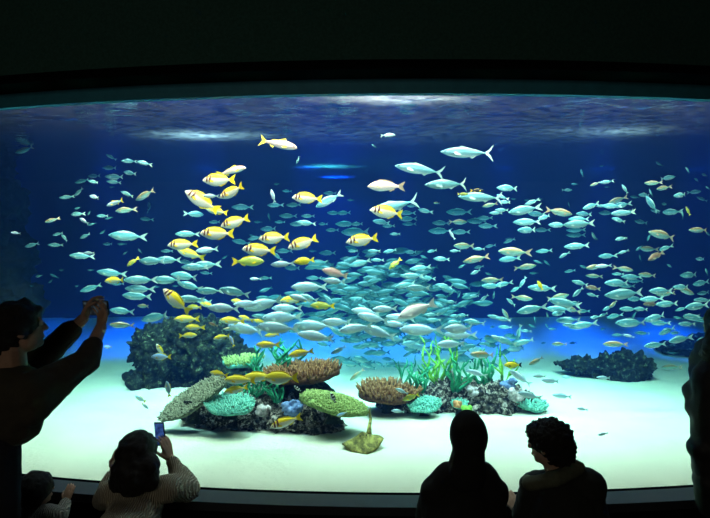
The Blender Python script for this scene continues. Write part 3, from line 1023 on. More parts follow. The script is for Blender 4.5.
# --- named fish: (name, species, skin, fin, x, y, length, angle, facing, Y, label, landmark phrase)
NAMED = [
 ('rabbitfish','rabbit','rabbit','yellow',219,180,32,0,'L',4.35,'yellow-backed rabbitfish with brown face bands, highest of the yellow shoal, overlapping the pale goatfish','the highest yellow rabbitfish'),
 ('goatfish','goat','pink','yellow',231,171,28,14,'R',4.6,'pale pink goatfish facing away from its shoal, tucked behind the highest yellow rabbitfish',None),
 ('rabbitfish','rabbit','rabbit','yellow',232,192,26,-24,'L',4.5,'yellow-backed rabbitfish nosing downward right under the highest pair of the yellow shoal',None),
 ('rabbitfish','rabbit','rabbit','yellow',202,201,35,30,'L',4.3,'yellow-backed rabbitfish swimming steeply nose-up, outermost on the goatfish side of the yellow shoal','the steep nose-up rabbitfish'),
 ('rabbitfish','snapper','snapper','yellow',217,211,22,12,'L',4.7,'greenish-yellow fish half hidden under the steep nose-up rabbitfish',None),
 ('rabbitfish','rabbit','rabbit','yellow',235,222,28,-16,'L',4.4,'yellow-backed rabbitfish nosing down, overlapping another just below it',None),
 ('rabbitfish','rabbit','rabbit','yellow',217,233.5,32,0,'L',4.25,'level yellow-backed rabbitfish, lower one of an overlapping pair in the middle of the shoal','the level paired rabbitfish'),
 ('rabbitfish','rabbit','rabbit','yellow',274,238,29,-4,'L',4.5,'yellow-backed rabbitfish just above and beyond another, under the vertical pale fish',None),
 ('rabbitfish','rabbit','rabbit','yellow',259,250,31,3,'L',4.25,'yellow-backed rabbitfish just over the greenish fish that faces the other way','the rabbitfish over the greenish fish'),
 ('rabbitfish','rabbit','rabbit','yellow',303,243,29,-20,'L',4.35,'yellow-backed rabbitfish nosing down directly over the small all-yellow fish','the rabbitfish over the lemon fish'),
 ('lemon_fish','rabbit','lemon','yellow',304,261,19,-8,'L',4.45,'small all-yellow fish just below a nose-down rabbitfish','the small all-yellow fish'),
 ('rabbitfish','rabbit','rabbit','yellow',182,244.5,27,-4,'L',4.45,'yellow-backed rabbitfish over its teal-bellied companion, nearest to the man with the phone','the rabbitfish nearest the man'),
 ('rabbitfish','snapper','snapper','yellow',190,254,26,16,'L',4.7,'teal-bellied yellow-tailed fish tucked beneath the rabbitfish nearest the man',None),
 ('rabbitfish','rabbit','rabbit','yellow',307,198,28,2,'L',4.4,'lone yellow-backed rabbitfish with a slim teal fish touching its tail','the rabbitfish touching a teal fish'),
 ('rabbitfish','rabbit','rabbit','yellow',387,212,32,6,'L',4.3,'yellow-backed rabbitfish in front of a big teal mackerel','the rabbitfish before the teal mackerel'),
 ('rabbitfish','rabbit','rabbit','yellow',362,240,30,-9,'L',4.35,'lone yellow-backed rabbitfish above the dense teal school','the rabbitfish over the dense school'),
 ('rabbitfish','rabbit','rabbit','yellow',175,301,32,42,'L',4.3,'yellow and white fish with dark eye mask diving tail-down over the largest rock','the masked yellow fish'),
 ('goatfish','goat','pink','yellow',278,144,37,-14,'R',4.2,'pink goatfish with yellow fins swimming alone just under the surface','the pink surface goatfish'),
 ('mackerel','mackerel','silver','silver_fin',467,152.5,49,2,'L',4.3,'topmost large silver mackerel with a wide pale forked tail','the topmost silver mackerel'),
 ('mackerel','mackerel','silver','silver_fin',420,169,47,8,'L',4.3,'large silver mackerel between the topmost one and the pinkish snapper','the middle large mackerel'),
 ('mackerel','mackerel','silver','silver_fin',447,184,43,-3,'L',4.5,'silver mackerel below the topmost one, nose over a gap in the school','the mackerel below the topmost'),
 ('mackerel','mackerel','silver','silver_fin',481,197,42,2,'L',4.6,'silver mackerel with a small black and yellow fish riding over its back','the mackerel under the black fish'),
 ('wrasse','slim','black_skin','yellow',477,190.5,13,0,'R',4.4,'small black fish with yellow markings just over the back of a silver mackerel',None),
 ('lemon_fish','slim','olive','yellow',463,194,11,0,'R',4.4,'small fish with bright yellow tail at the nose of the escorted mackerel',None),
 ('snapper','snapper','pink','tan_fin',386,186,34,0,'L',4.4,'pinkish pale snapper with rosy tail below the surface glow','the pinkish pale snapper'),
 ('mackerel','mackerel','silver','silver_fin',394,206,46,-10,'L',5.0,'big teal mackerel mostly behind a yellow-backed rabbitfish',None),
 ('silver_fish','slim','silver','silver_fin',329,200,28,-28,'L',4.8,'teal fish nosing down at the tail of the lone rabbitfish',None),
 ('snapper','snapper','olive','yellow',248,261.5,30,0,'R',4.4,'greenish-yellow fish facing the other way from the rabbitfish above it','the green fish facing away'),
 ('snapper','snapper','rose','tan_fin',335,273,25,14,'L',4.5,'rosy brown fish riding over a pale teal one at the edge of the dense school','the rosy brown fish'),
 ('snapper','snapper','olive','yellow',322.5,306,23,2,'L',4.3,'olive-yellow fish over the row of pale silver fish','the olive-yellow fish'),
 ('snapper','snapper','cream','cream',417,310,38,-24,'L',4.15,'big whitish pink fish nosing down under the dense teal school','the big whitish pink fish'),
 ('snapper','snapper','olive','yellow',395,264,15,-42,'L',4.9,'small yellow-green fish nosing down inside the dense teal school',None),
 ('snapper','snapper','snapper','yellow',115.5,280.5,22,-4,'L',4.6,'yellow-green fish beside the raised phone of the standing man','the yellow-green fish near phone'),
 ('lemon_fish','snapper','olive','yellow',132.5,262,13,-38,'L',4.6,'small golden-olive fish nosing down above the raised phone','the small golden-olive fish'),
 ('goatfish','goat','pale','yellow',116,203,19,-15,'L',4.6,'white fish with yellow tail crossing in the small upper shoal','the white fish with yellow tail'),
 ('snapper','snapper','snapper','yellow',187,319,23,0,'L',4.5,'yellow snapper right under the tail of the diving masked fish',None),
 ('snapper','snapper','snapper','yellow',194.5,327.5,18,2,'L',4.4,'yellow snapper low over the crown of the largest rock',None),
 ('snapper','snapper','snapper','yellow',188,335.5,17,2,'R',4.4,'yellow snapper facing backward against the dark crown of the largest rock','the backward yellow snapper'),
 ('snapper','snapper','snapper','yellow',195,307,15,0,'L',4.7,'small yellow-green snapper beside the diving masked fish',None),
 ('snapper','snapper','snapper','yellow',232,321,23,4,'L',4.4,'yellow snapper skimming over the long pale fish above the largest rock',None),
 ('snapper','snapper','snapper','yellow',246,318.5,14,18,'L',4.6,'small yellow snapper nose-up between a yellow snapper and the pale row',None),
 ('snapper','snapper','snapper','yellow',260,322,14,15,'L',4.6,'small yellow snapper squeezed between two pale silver fish',None),
 ('snapper','snapper','snapper','yellow',222,337,16,-12,'L',4.4,'yellow-green snapper against the dark shoulder of the largest rock','the snapper against the dark rock'),
 ('snapper','snapper','bluewhite','yellow',232,341,11,60,'L',4.4,'tiny pale fish standing on its tail against the dark rock shoulder',None),
 ('snapper','snapper','snapper','yellow',267.5,345,22,0,'L',3.9,'yellow-green snapper in front of the emerald antler coral','the snapper before antler coral'),
 ('snapper','snapper','snapper','yellow',272,335,14,-8,'L',4.4,'small yellow snapper just over the one in front of the emerald coral',None),
 ('snapper','snapper','snapper','yellow',301,353,24,-12,'L',3.9,'yellow snapper skimming the top of the brown table coral','the snapper skimming brown coral'),
 ('snapper','snapper','snapper','yellow',219,374,18,8,'L',3.9,'yellow snapper just above the top corner of the grey-green plate coral','the snapper over grey-green plate'),
 ('rabbitfish','snapper','snapper','yellow',240,380,29,2,'L',3.85,'yellow and white fish, first of the overlapping trio over the reef',None),
 ('rabbitfish','snapper','snapper','yellow',259,377,31,-2,'L',3.95,'yellow and white fish, middle of the overlapping trio over the reef',None),
 ('rabbitfish','rabbit','snapper','yellow',281,378,33,-4,'L',3.8,'yellow and white fish with black tail spot at the end of the overlapping trio','the fish with black tail spot'),
 ('snapper','snapper','snapper','yellow',236,390,22,-8,'L',3.85,'slim yellow snapper just over the pale teal ruffled plate coral',None),
 ('rabbitfish','snapper','rabbit','yellow',286,422,30,-17,'L',3.75,'lone yellow and white fish in front of the low reef rock','the lone fish before the reef'),
 ('snapper','snapper','snapper','yellow',208,305,16,10,'L',4.8,'small yellow-green snapper under the pale fish beside the masked one',None),
 ('snapper','snapper','snapper','yellow',239,302,16,10,'L',4.8,'small yellow-green snapper half behind a long pale silver fish',None),
 ('snapper','snapper','snapper','yellow',293,300,24,-3,'L',4.5,'yellow-backed snapper leading a pale fish at the end of the silver row',None),
 ('lemon_fish','snapper','brownfish','tan_fin',213,324.5,9,20,'L',4.6,'tiny orange-brown fish beside the yellow snapper over the largest rock',None),
 ('lemon_fish','rabbit','lemon','black_skin',513,365,17,0,'L',4.35,'bright yellow fish with black rear above the slim green finger coral','the yellow and black fish'),
 ('snapper','snapper','olive','yellow',411,397,17,-25,'L',4.2,'olive fish nosing down past the edge of a brown table coral','the olive fish by brown coral'),
 ('silver_fish','slim','pale','silver_fin',402,391,13,18,'L',4.2,'small white fish in front of the standing-clear brown table coral',None),
 ('silver_fish','slim','pale','silver_fin',398,411,13,0,'L',4.2,'small white fish in front of the dark stalk of a brown table coral',None),
 ('lemon_fish','rabbit','lemon','yellow',540,285.5,10,60,'L',4.8,'small golden fish standing nose-up against a silver fish','the small golden nose-up fish'),
 ('butterflyfish','rabbit','bluewhite','yellow',161,357,17,4,'L',4.85,'blue and white fish in the dark hollow of the largest rock','the blue fish in rock hollow'),
 ('butterflyfish','rabbit','rabbit','yellow',160,350,13,58,'L',4.8,'small yellow and white fish nose-up over the blue one in the rock hollow',None),
 ('butterflyfish','rabbit','bluewhite','yellow',108,347,9,0,'L',5.0,'small cyan fish in open water beside the largest rock','the small cyan fish'),
 ('butterflyfish','rabbit','pale','yellow',168,389,15,78,'L',5.0,'pale ghostly fish standing on its tail over the sand by the largest rock',None),
 ('butterflyfish','rabbit','pale','yellow',140,399,11,35,'L',4.5,'pale fish with yellow fins over bare sand near the seated woman','the pale fish over sand'),
 ('butterflyfish','rabbit','pale','yellow',145,406,8,-35,'R',4.5,'tiny pale yellow-finned fish just below another over bare sand',None),
 ('damselfish','rabbit','clown','black_skin',298,389,9,40,'L',4.1,'tiny black and white fish against the black dome rock',None),
 ('damselfish','rabbit','clown','black_skin',333,398,11,65,'L',3.8,'tiny black and white striped fish above the green domed plate coral',None),
 ('silver_fish','slim','bluewhite','silver_fin',342,414,11,-20,'L',3.95,'small bluish fish under the edge of the green domed plate coral',None),
 ('lemon_fish','slim','olive','yellow',688,211,9,65,'L',5.0,'small fish with bright yellow tail standing upright in the shoal near the padded jacket','the upright yellow-tailed fish'),
 ('damselfish','rabbit','brownfish','tan_fin',667.5,291,3,0,'L',6.0,None,None),
]

# --- the schools: x,y,length,angle(head up +)[,flags]  flags: R faces the other way, t tan back, p pale, f far, y yawed strongly, b brown, v strongly upright
RAW = """
25 150 17 -20 t;82 181 12 -18;94 176 13 0;94 182 12 12;79 192 11 -42;67 197 13 -8;95 197 13 12 p;78 208 8 -12;77 214 14 -3;89 213 6 -60;84 221 12 28 p;92 224 8 -15;52 220 13 -20 t;16 233 9 5 p;58 234 9 -15;65 238 11 35;85 236 12 -20;
111 157 10 28;129 161 13 -3;144 163 14 12;110 168 15 3;130 173 14 10;115 177 19 3;114 182 14 5;112 187 7 0 f;127 194 13 22;145 195 22 -22 t;125 210 20 -5 t;150 207 10 30 fy;146 219 13 5 f;103 216 12 0;109 218 8 -15;103 232 8 -25;127 236 33 3;187 234 22 0;195 214 11 0 yR;
388 135 14 0 Rp;374 146 6 40 p;298 160 8 -65 p;277 184 7 0 f;287 191 9 0 f;273 196 13 75 p;211 196 15 0 p;242 207 20 0 f;275 205 15 0 f;294 205 15 0 f;288 216 16 0 f;280 222 10 0 f;269 229 17 0 f;269 217 8 80 f;215 222 12 0 f;298 224 16 0 f;258 222 8 0 f;253 236 8 20 f;
306 223 18 5;308 216 13 0 f;334 213 13 0 f;344 213 14 0 f;346 224 20 0 f;357 224 12 0 f;356 232 28 0 f;323 224 9 0 f;332 230 12 0 f;382 222 18 5;389 226 12 0 f;395 234 10 0;351 200 8 0 f;330 193 12 0 f;
412 206 10 0 f;407 213 15 0 f;408 219 17 0 f;409 224 13 0 f;425 211 14 10;459 212 24 0 f;441 223 17 0 f;458 222 18 0 Rt;440 231 22 0 f;461 232 17 0 f;477 221 20 0 f;485 218 14 0 f;487 226 17 0 f;452 235 10 60 p;490 205 14 -10 t;496 213 12 0;437 203 7 0 t;
508 188 22 0;502 197 12 20;505 202 12 0;502 210 13 0;514 199 7 0 f;524 210 30 -10;528 200 8 0 f;532 202 14 -20;540 199 8 0 f;537 214 18 0;545 217 15 -15;559 212 26 -10 Rt;567 190 10 0 R;575 184 8 0 y;582 173 8 75;569 205 6 70 f;595 184 9 -20 t;527 222 24 0;528 230 22 -3;542 230 15 0 f;558 225 19 0;579 224 27 -3;591 206 18 -18;584 214 17 0;579 219 18 0;576 230 16 0 f;576 235 18 0 f;594 236 9 50 p;510 239 9 0 f;
606 182 13 -8;607 187 6 0 f;602 166 5 0 f;625 189 10 55;659 164 9 30 y;688 170 9 40;705 175 9 10;697 180 8 20;708 188 6 30;667 178 16 10 R;653 183 15 0 t;663 188 15 -10 t;645 195 14 0;651 193 9 60;651 204 10 60 y;665 204 9 0 y;681 195 17 -8;694 192 13 5 R;702 199 10 25 f;671 212 20 -3;683 215 9 70;656 211 12 10 f;641 222 14 8 f;635 197 9 10 f;617 200 18 -18 t;611 206 18 0;621 205 18 -10;622 213 22 -5;606 213 15 0 f;602 206 10 0;619 220 14 15;630 212 14 -20;699 230 19 0 t;708 234 8 40;663 235 28 12 t;649 237 8 -70;622 238 10 0;
32 245 14 -15;56 245 13 0;81 256 22 3;89 253 11 0 p;62 270 8 0 f;39 276 9 -10 p;54 276 9 28;51 281 7 -35 f;31 286 5 0 f;77 286 5 0 f;91 288 20 -18;91 270 6 0 f;
108 244 10 0 f;122 244 9 0 f;125 253 6 -30 p;140 251 6 50 p;152 261 27 0;168 260 26 0;111 273 26 6;118 284 10 0 f;140 280 29 0;167 280 28 0;139 289 27 2;137 296 28 3;144 306 14 0 t;122 311 24 5;122 325 22 3 t;156 317 30 -12;167 251 12 0 f;186 262 14 5 f;185 276 28 6;195 267 24 0;190 286 25 14;191 299 26 3;156 287 8 0 f;176 286 7 0 f;
207 250 22 -6 p;205 265 27 -4;206 273 11 5 f;225 257 7 -30 f;241 242 17 10 f;255 238 14 -10 f;282 264 22 -4 p;293 268 16 0 f;284 251 16 0 f;277 256 12 40 f;255 279 11 0 p;265 278 12 0 f;209 291 25 0;235 292 28 14;203 301 18 5;224 308 31 2 p;264 304 40 -14 p;248 304 26 0 p;287 308 28 0 p;283 317 40 -3 p;309 287 34 0 p;258 316 13 0 f;244 327 30 4 p;247 329 37 6 p;229 329 11 0 t;277 328 40 3 p;300 298 22 12 p;
313 326 38 0 p;316 336 36 6 p;337 322 28 3 p;355 328 31 -8 p;379 332 34 12 p;373 318 30 12 p;366 312 28 8 p;339 350 16 -20 f;357 375 17 -38 t;396 324 22 2 p;335 323 26 5 p;360 300 20 10;385 309 24 0 p;400 318 26 5 p;
328 253 17 0 f;313 251 8 0 f;353 251 10 0 f;374 251 12 0;390 251 13 -12;395 234 9 0 f;319 262 17 0 f;335 281 23 3 p;314 278 15 0 f;377 260 12 0;348 259 15 0 f;343 265 13 0 f;360 263 21 -15;308 298 23 10;329 300 13 40;364 308 13 30;
464 246 21 0 t;479 249 11 0;490 246 10 -10 f;455 251 10 0;442 259 16 3;476 259 23 -13 tp;462 266 8 -30;476 272 12 -20;479 267 10 -10 f;489 274 8 20 f;463 282 8 -30;492 280 20 -3 t;492 286 20 0;411 252 13 0 f;424 257 9 20;432 251 10 -10;427 278 15 5;414 261 9 20;444 286 16 10;452 292 9 -45;459 295 7 -60;452 302 11 8;475 296 11 0;484 298 10 -40;494 295 8 -75;482 304 8 10 f;464 306 8 40;463 315 10 0;455 316 11 0;448 315 8 0;454 322 13 0;474 322 20 6;495 317 14 10;432 315 15 0;441 306 11 25;420 268 20 -8;412 276 22 0;405 285 20 -10;418 288 24 0;
421 330 39 0 p;460 329 32 4 p;461 335 30 0 p;451 344 28 0 p;419 347 25 6 fp;477 350 19 0 fp;483 355 26 5 tfp;477 373 19 10 fp;493 327 7 0 f;488 336 9 0 p;496 337 10 10 p;434 320 14 0;410 343 18 -8 fp;395 338 22 10 fp;
514 252 30 3 t;509 259 20 -6;509 241 11 -20 f;544 251 14 -5;564 255 11 -28;577 246 22 -4;594 237 8 50 p;538 262 9 20 y;547 263 9 35 f;525 267 20 8 Rt;534 273 8 0 f;570 271 10 -10 f;595 267 18 -8 t;584 267 9 20;594 276 14 3 t;580 283 16 15;593 288 14 8 b;592 295 11 15;578 292 14 -35;503 284 17 -12;523 282 12 -55;516 289 11 -30;542 288 25 3;522 298 19 -6 Rt;511 302 11 35;531 309 28 -12;558 297 21 12 Rt;565 303 28 10;558 309 22 0;560 313 18 -5;571 309 17 20 t;583 311 12 0 f;575 303 12 0;506 315 14 55 t;503 319 14 8;568 320 21 -5;570 325 13 0;583 325 25 -14;595 317 11 -10;535 320 7 80;548 316 8 60;532 326 8 25;547 326 6 60 y;553 329 9 0;
519 332 15 -75;526 331 10 5;505 341 23 15;524 342 19 -16;517 349 22 3 fp;536 361 15 -32 t;544 343 7 0 f;559 344 14 0 t;573 343 9 0 f;520 377 22 30 fp;539 376 12 0 fp;551 381 19 8 fp;567 377 10 0 fp;562 396 17 3 fp;529 395 22 12 fp;505 327 13 0;582 409 10 8 fp;603 434 10 -12 p;
607 256 17 -3;621 239 11 -10;623 252 10 -20;639 248 9 -40;648 249 18 3 t;665 248 14 -18;656 256 19 -24 b;640 258 7 80 f;670 266 8 25 p;701 259 12 0;624 269 18 -10 Rt;603 266 14 -5 p;618 274 10 0;647 275 17 5 t;690 275 21 -2;707 272 8 70;632 277 18 0;618 283 26 0;627 286 14 0 f;635 281 13 0 f;701 283 19 -8;682 287 18 0;686 291 19 -20 Rt;625 294 35 -5;661 291 24 0;666 294 15 -10 t;704 293 14 -5;636 299 17 0;651 299 20 -5;702 300 16 0;614 304 13 -30 t;651 304 16 0 b;667 304 22 -3;697 306 26 -5;608 308 12 -20;628 309 17 0;641 309 14 5;681 309 11 -20;614 316 16 -10;603 315 10 -20;634 315 9 -60;690 316 16 0;696 318 21 3;632 323 30 0;656 318 26 -10;660 323 18 0;687 324 16 0;701 321 10 0;679 318 9 10;670 331 4 0 f;
667 331 20 -14;676 333 12 0;679 339 24 -9;702 339 10 -15;655 345 22 -6;615 344 21 -3 tp;629 336 10 15 p;618 335 10 0 f;642 333 13 0 f;603 329 7 0 f;673 353 9 0 f;671 367 18 -4 tfp;604 378 14 5 p
"""
recs = []
for it in RAW.replace('\n', '').split(';'):
    q = it.split()
    if len(q) < 4:
        continue
    fl = q[4] if len(q) > 4 else ''
    recs.append(dict(x=float(q[0]), y=float(q[1]), L=float(q[2]), a=float(q[3]), fl=fl))
r2 = random.Random(23)
for q in recs:
    fl = q['fl']
    if 'f' in fl:
        q['Y'] = r2.uniform(6.1, 6.8)
    elif 'p' in fl:
        q['Y'] = r2.uniform(4.2, 4.8)
    elif q['L'] >= 22:
        q['Y'] = r2.uniform(4.5, 5.2)
    else:
        q['Y'] = r2.uniform(4.9, 6.0)
    q['kind'] = 'brown' if 'b' in fl else 'tan' if 't' in fl else 'pale' if 'p' in fl else 'silver'

recs.sort(key=lambda q: -q['L'])
body, rest, cnt = [], [], 0
for q in recs:
    if q['kind'] in ('silver', 'pale'):
        cnt += 1
        (body if cnt <= 296 else rest).append(q)
    else:
        body.append(q)

# labels: each fish is told apart by its look and its rank out from a landmark
LAND = [(n[4], n[5], n[11]) for n in NAMED if n[11]] + [
    (97, 306, 'the phone the man holds'), (20, 325, "the standing man's head"), (190, 352, 'the largest dark rock'), (605, 367, 'the lone craggy rock'),
    (306, 368, 'the brown coral on the dome'), (388, 386, 'the standing-clear brown coral'), (437, 368, 'the lime antler coral'), (530, 402, 'the ribbed teal coral clump'),
    (697, 400, 'the padded jacket'), (548, 440, "the curly-haired visitor's head")]
RANK = ['nearest', 'second', 'third', 'fourth', 'fifth', 'sixth', 'seventh', 'eighth', 'ninth', 'tenth', 'eleventh', 'twelfth', 'thirteenth', 'fourteenth', 'fifteenth', 'sixteenth', 'seventeenth', 'eighteenth', 'nineteenth', 'twentieth']
DIRS = ['right of', 'above and right of', 'above', 'above and left of', 'left of', 'below and left of', 'below', 'below and right of']
WORDK = {'silver': 'silver-blue', 'pale': 'pale silver', 'tan': 'tan-backed', 'brown': 'brown'}
for kd in WORDK:
    fs = [q for q in body if q['kind'] == kd]
    for q in fs:
        q['best'] = (1e9, None)
    for (lx, ly, ph) in LAND:
        sec = {}
        for q in fs:
            dx, dy = q['x'] - lx, ly - q['y']
            k = int(round(math.atan2(dy, dx) / (PI / 4))) % 8
            sec.setdefault(k, []).append((math.hypot(dx, dy), id(q), q))
        for k, lst in sec.items():
            lst.sort(key=lambda e: e[0])
            for i, (d, _, q) in enumerate(lst[:20]):
                sc = d + 22 * i
                if sc < q['best'][0]:
                    q['best'] = (sc, '%s %s' % (DIRS[k], ph), i)
    for q in fs:
        sz = 'tiny' if q['L'] < 10 else 'small' if q['L'] < 17 else 'slim' if q['L'] < 28 else 'large'
        if q['best'][1] is None:
            q['label'] = 'small fish of the school in open water'
        else:
            q['label'] = '%s %s fish, %s %s' % (sz, WORDK[kd], RANK[q['best'][2]], q['best'][1])

GROUP = {'silver': 'silver-blue fish of the schools', 'pale': 'pale silver fish over the reef', 'tan': 'tan-backed fish among the schools', 'brown': 'brown fish among the schools'}
SK = {'silver': ('slim', 'silver', 'silver_fin'), 'pale': ('slim', 'pale', 'silver_fin'), 'tan': ('slim', 'tan', 'tan_fin'), 'brown': ('snapper', 'brownfish', 'tan_fin')}
NM = {'silver': 'silver_fish', 'pale': 'silver_fish', 'tan': 'tan_fish', 'brown': 'brown_fish'}
for q in body:
    sp, sk, fn = SK[q['kind']]
    fl = q['fl']
    yaw = None
    if 'y' in fl:
        yaw = rng.choice((-58, 58))
    place_fish(NM[q['kind']], sp, sk, fn, q['x'], q['y'], q['L'], q['a'], 'R' if 'R' in fl else 'L', q['Y'], yaw, q['L'] >= 27, q['label'], 'fish', GROUP[q['kind']])

for n in NAMED:
    if n[10] is None:
        continue
    place_fish(n[0], n[1], n[2], n[3], n[4], n[5], n[6], n[7], n[8], n[9], rng.uniform(-12, 12), n[6] >= 14, n[10], 'fish',
               'yellow-backed rabbitfish' if n[0] == 'rabbitfish' else None)


# the uncountable far school: one object
def bake_fish(bm, uvl, x, y, L, ang, face, Y, yaw, bend):
    n0 = len(bm.verts)
    spec = SPEC['slim']
    bm.verts.ensure_lookup_table()
    add_body(bm, uvl, spec, bend, 8, 8)
    add_fin(bm, uvl, spec['tail'], bend, .005, 1)
    add_fin(bm, uvl, spec['dorsal'], bend, .004, 1)
    add_fin(bm, uvl, spec['anal'], bend, .004, 1)
    bm.verts.ensure_lookup_table()
    s = L * Y / F / max(.35, math.cos(R(yaw)))
    mt = Matrix.Translation(P(x, y, Y)) @ Euler((0, R(ang), R(yaw + (180 if face == 'R' else 0)))).to_matrix().to_4x4() @ Matrix.Scale(s, 4)
    for v in bm.verts[n0:]:
        v.co = mt @ v.co


bm = bmesh.new()
uvl = bm.loops.layers.uv.new('UVMap')
for q in rest:
    bake_fish(bm, uvl, q['x'], q['y'], q['L'], q['a'], 'R' if 'R' in q['fl'] else 'L', min(q['Y'], sand_limit(q['y'] + 3)) if q['y'] > 330 else q['Y'], r2.uniform(-25, 25), r2.choice((-.4, 0, .4)))
N = 0
while N < 330:
    x, y = r2.gauss(375, 55), r2.gauss(298, 27)
    if (x - 372) ** 2 / 115 ** 2 + (y - 300) ** 2 / 52 ** 2 > 1 or y > 345:
        continue
    if x > 430 and y < 285 and r2.random() < .8:
        continue
    if x < 315 and y < 285:
        continue
    bake_fish(bm, uvl, x, y, r2.uniform(11, 24), r2.gauss(0, 13), 'L' if r2.random() < .9 else 'R', r2.uniform(5.5, 6.9), r2.uniform(-25, 25), r2.choice((-.4, 0, .4)))
    N += 1
for i in range(70):
    x, y = r2.uniform(320, 520), r2.uniform(335, 366)
    bake_fish(bm, uvl, x, y, r2.uniform(10, 22), r2.gauss(0, 12), 'L', min(r2.uniform(5.5, 6.9), sand_limit(y + 3)), r2.uniform(-25, 25), r2.choice((-.4, 0, .4)))
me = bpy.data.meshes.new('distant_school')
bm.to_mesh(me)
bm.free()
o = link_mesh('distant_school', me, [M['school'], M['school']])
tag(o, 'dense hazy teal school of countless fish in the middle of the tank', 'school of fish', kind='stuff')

# stingray on the sand
root = empty('stingray', P(363, 440, 3.95), 'olive-yellow stingray gliding over bare sand with its tail raised', 'stingray', rot=(R(12), R(-6), R(8)))
bm = bmesh.new()
rings = []
for i in range(9):
    t = i / 8
    ring = []
    for k in range(36):
        a = 2 * PI * k / 36
        rr = 0.165 / (abs(math.cos(a)) ** 1.35 + abs(math.sin(a)) ** 1.35) ** (1 / 1.35)
        x, y = rr * t * math.cos(a), rr * t * math.sin(a) * .85
        z = 0.026 * (1 - t) + 0.045 * math.exp(-(t * 3.2) ** 2) + 0.030 * t * t * math.cos(a) ** 2 * math.sin(2.2 * a + .6) - 0.035 * t ** 3
        ring.append(bm.verts.new((x, y, z)) if t > 0 else None)
    rings.append(ring)
top = bm.verts.new((0, 0, .070))
low = bm.verts.new((0, 0, -.022))
for k in range(36):
    bm.faces.new((top, rings[1][k], rings[1][(k + 1) % 36]))
for x, y in zip(rings[1:], rings[2:]):
    for k in range(36):
        bm.faces.new((x[k], y[k], y[(k + 1) % 36], x[(k + 1) % 36]))
for k in range(36):
    bm.faces.new((rings[8][k], low, rings[8][(k + 1) % 36]))
link_mesh('body', bm_mesh('body', bm), M['ray'], root, keep_world=False)
bm = bmesh.new()
add_tube(bm, [(0.06, .07, .0), (0.08, .15, .02), (0.10, .19, .06), (0.095, .20, .11), (.105, .2, .15)], [.022, .015, .012, .008, .002], 8)
link_mesh('tail', bm_mesh('tail', bm), M['ray'], root, keep_world=False)
for s in (-1, 1):
    bm = bmesh.new()
    add_ell(bm, (s * .024, -.035, .058), (.006, .007, .006), sub=2)
    link_mesh('eye', bm_mesh('eye', bm), M['eye_black'], root, keep_world=False)


# ------------------------------------------------------------------ the visitors
M['skin'] = plain('skin', (0.42, 0.26, 0.18), 0.6, scale=40)
M['hair'] = mottled('black_hair', [(0.3, (0.006, 0.005, 0.005)), (0.7, (0.018, 0.014, 0.012))], 60, 0.55, 0.8, 0.01)
M['black_cloth'] = plain('black_cloth', (0.010, 0.010, 0.010), 0.95, scale=90)
M['coat'] = plain('dark_brown_coat', (0.040, 0.034, 0.022), 0.95, scale=60)
M['trousers'] = plain('dark_trousers', (0.012, 0.012, 0.016), 0.95, scale=60)
M['shoe'] = plain('dark_shoe', (0.02, 0.018, 0.016), 0.5)
M['puffer'] = plain('black_puffer', (0.008, 0.008, 0.009), 0.6, scale=20)
M['hoodie'] = plain('charcoal_jacket', (0.016, 0.017, 0.015), 0.9, scale=70)
M['collar'] = plain('grey_olive_collar', (0.10, 0.11, 0.07), 0.9, scale=70)
M['strap'] = plain('grey_piping', (0.22, 0.22, 0.20), 0.7)
M['eye_white'] = plain('eye_white', (0.7, 0.68, 0.64), 0.3, var=.02)
M['phone_shell'] = plain('black_phone', (0.012, 0.012, 0.013), 0.3)


def knit(name, c1, c2):
    m, nt, b = new_mat(name)
    tc = nt.nodes.new('ShaderNodeTexCoord')
    wv = nt.nodes.new('ShaderNodeTexWave')
    wv.inputs['Scale'].default_value = 30
    wv.inputs['Distortion'].default_value = 5
    wv.inputs['Detail'].default_value = 2
    nt.links.new(tc.outputs['Object'], wv.inputs['Vector'])
    nt.links.new(ramp(nt, wv.outputs['Fac'], [(0.2, c1), (0.8, c2)]), b.inputs['Base Color'])
    b.inputs['Roughness'].default_value = 0.95
    bump_n(nt, b, wv.outputs['Fac'], 0.8, 0.01)
    return m


M['knit'] = knit('cream_cable_knit', (0.30, 0.27, 0.19), (0.50, 0.46, 0.35))
M['child_knit'] = knit('grey_child_sweater', (0.20, 0.19, 0.17), (0.36, 0.35, 0.31))
m, nt, b = new_mat('lit_phone_screen')
b.inputs['Base Color'].default_value = (0.01, 0.01, 0.02, 1)
f = noise_n(nt, 40, 3)
nt.links.new(ramp(nt, f, [(0.4, (0.01, 0.03, 0.2)), (0.6, (0.10, 0.25, 0.75))]), b.inputs['Emission Color'])
b.inputs['Emission Strength'].default_value = 0.35
M['screen'] = m
m, nt, b = new_mat('dim_phone_screen')
b.inputs['Base Color'].default_value = (0.01, 0.01, 0.02, 1)
f = noise_n(nt, 60, 3)
nt.links.new(ramp(nt, f, [(0.45, (0.01, 0.015, 0.02)), (0.62, (0.25, 0.35, 0.4))]), b.inputs['Emission Color'])
b.inputs['Emission Strength'].default_value = 0.12
M['screen_dim'] = m


def unit(v):
    return Vector(v).normalized()


def cap(p0, r0, p1, r1):
    return ('c', Vector(p0), r0, Vector(p1), r1)


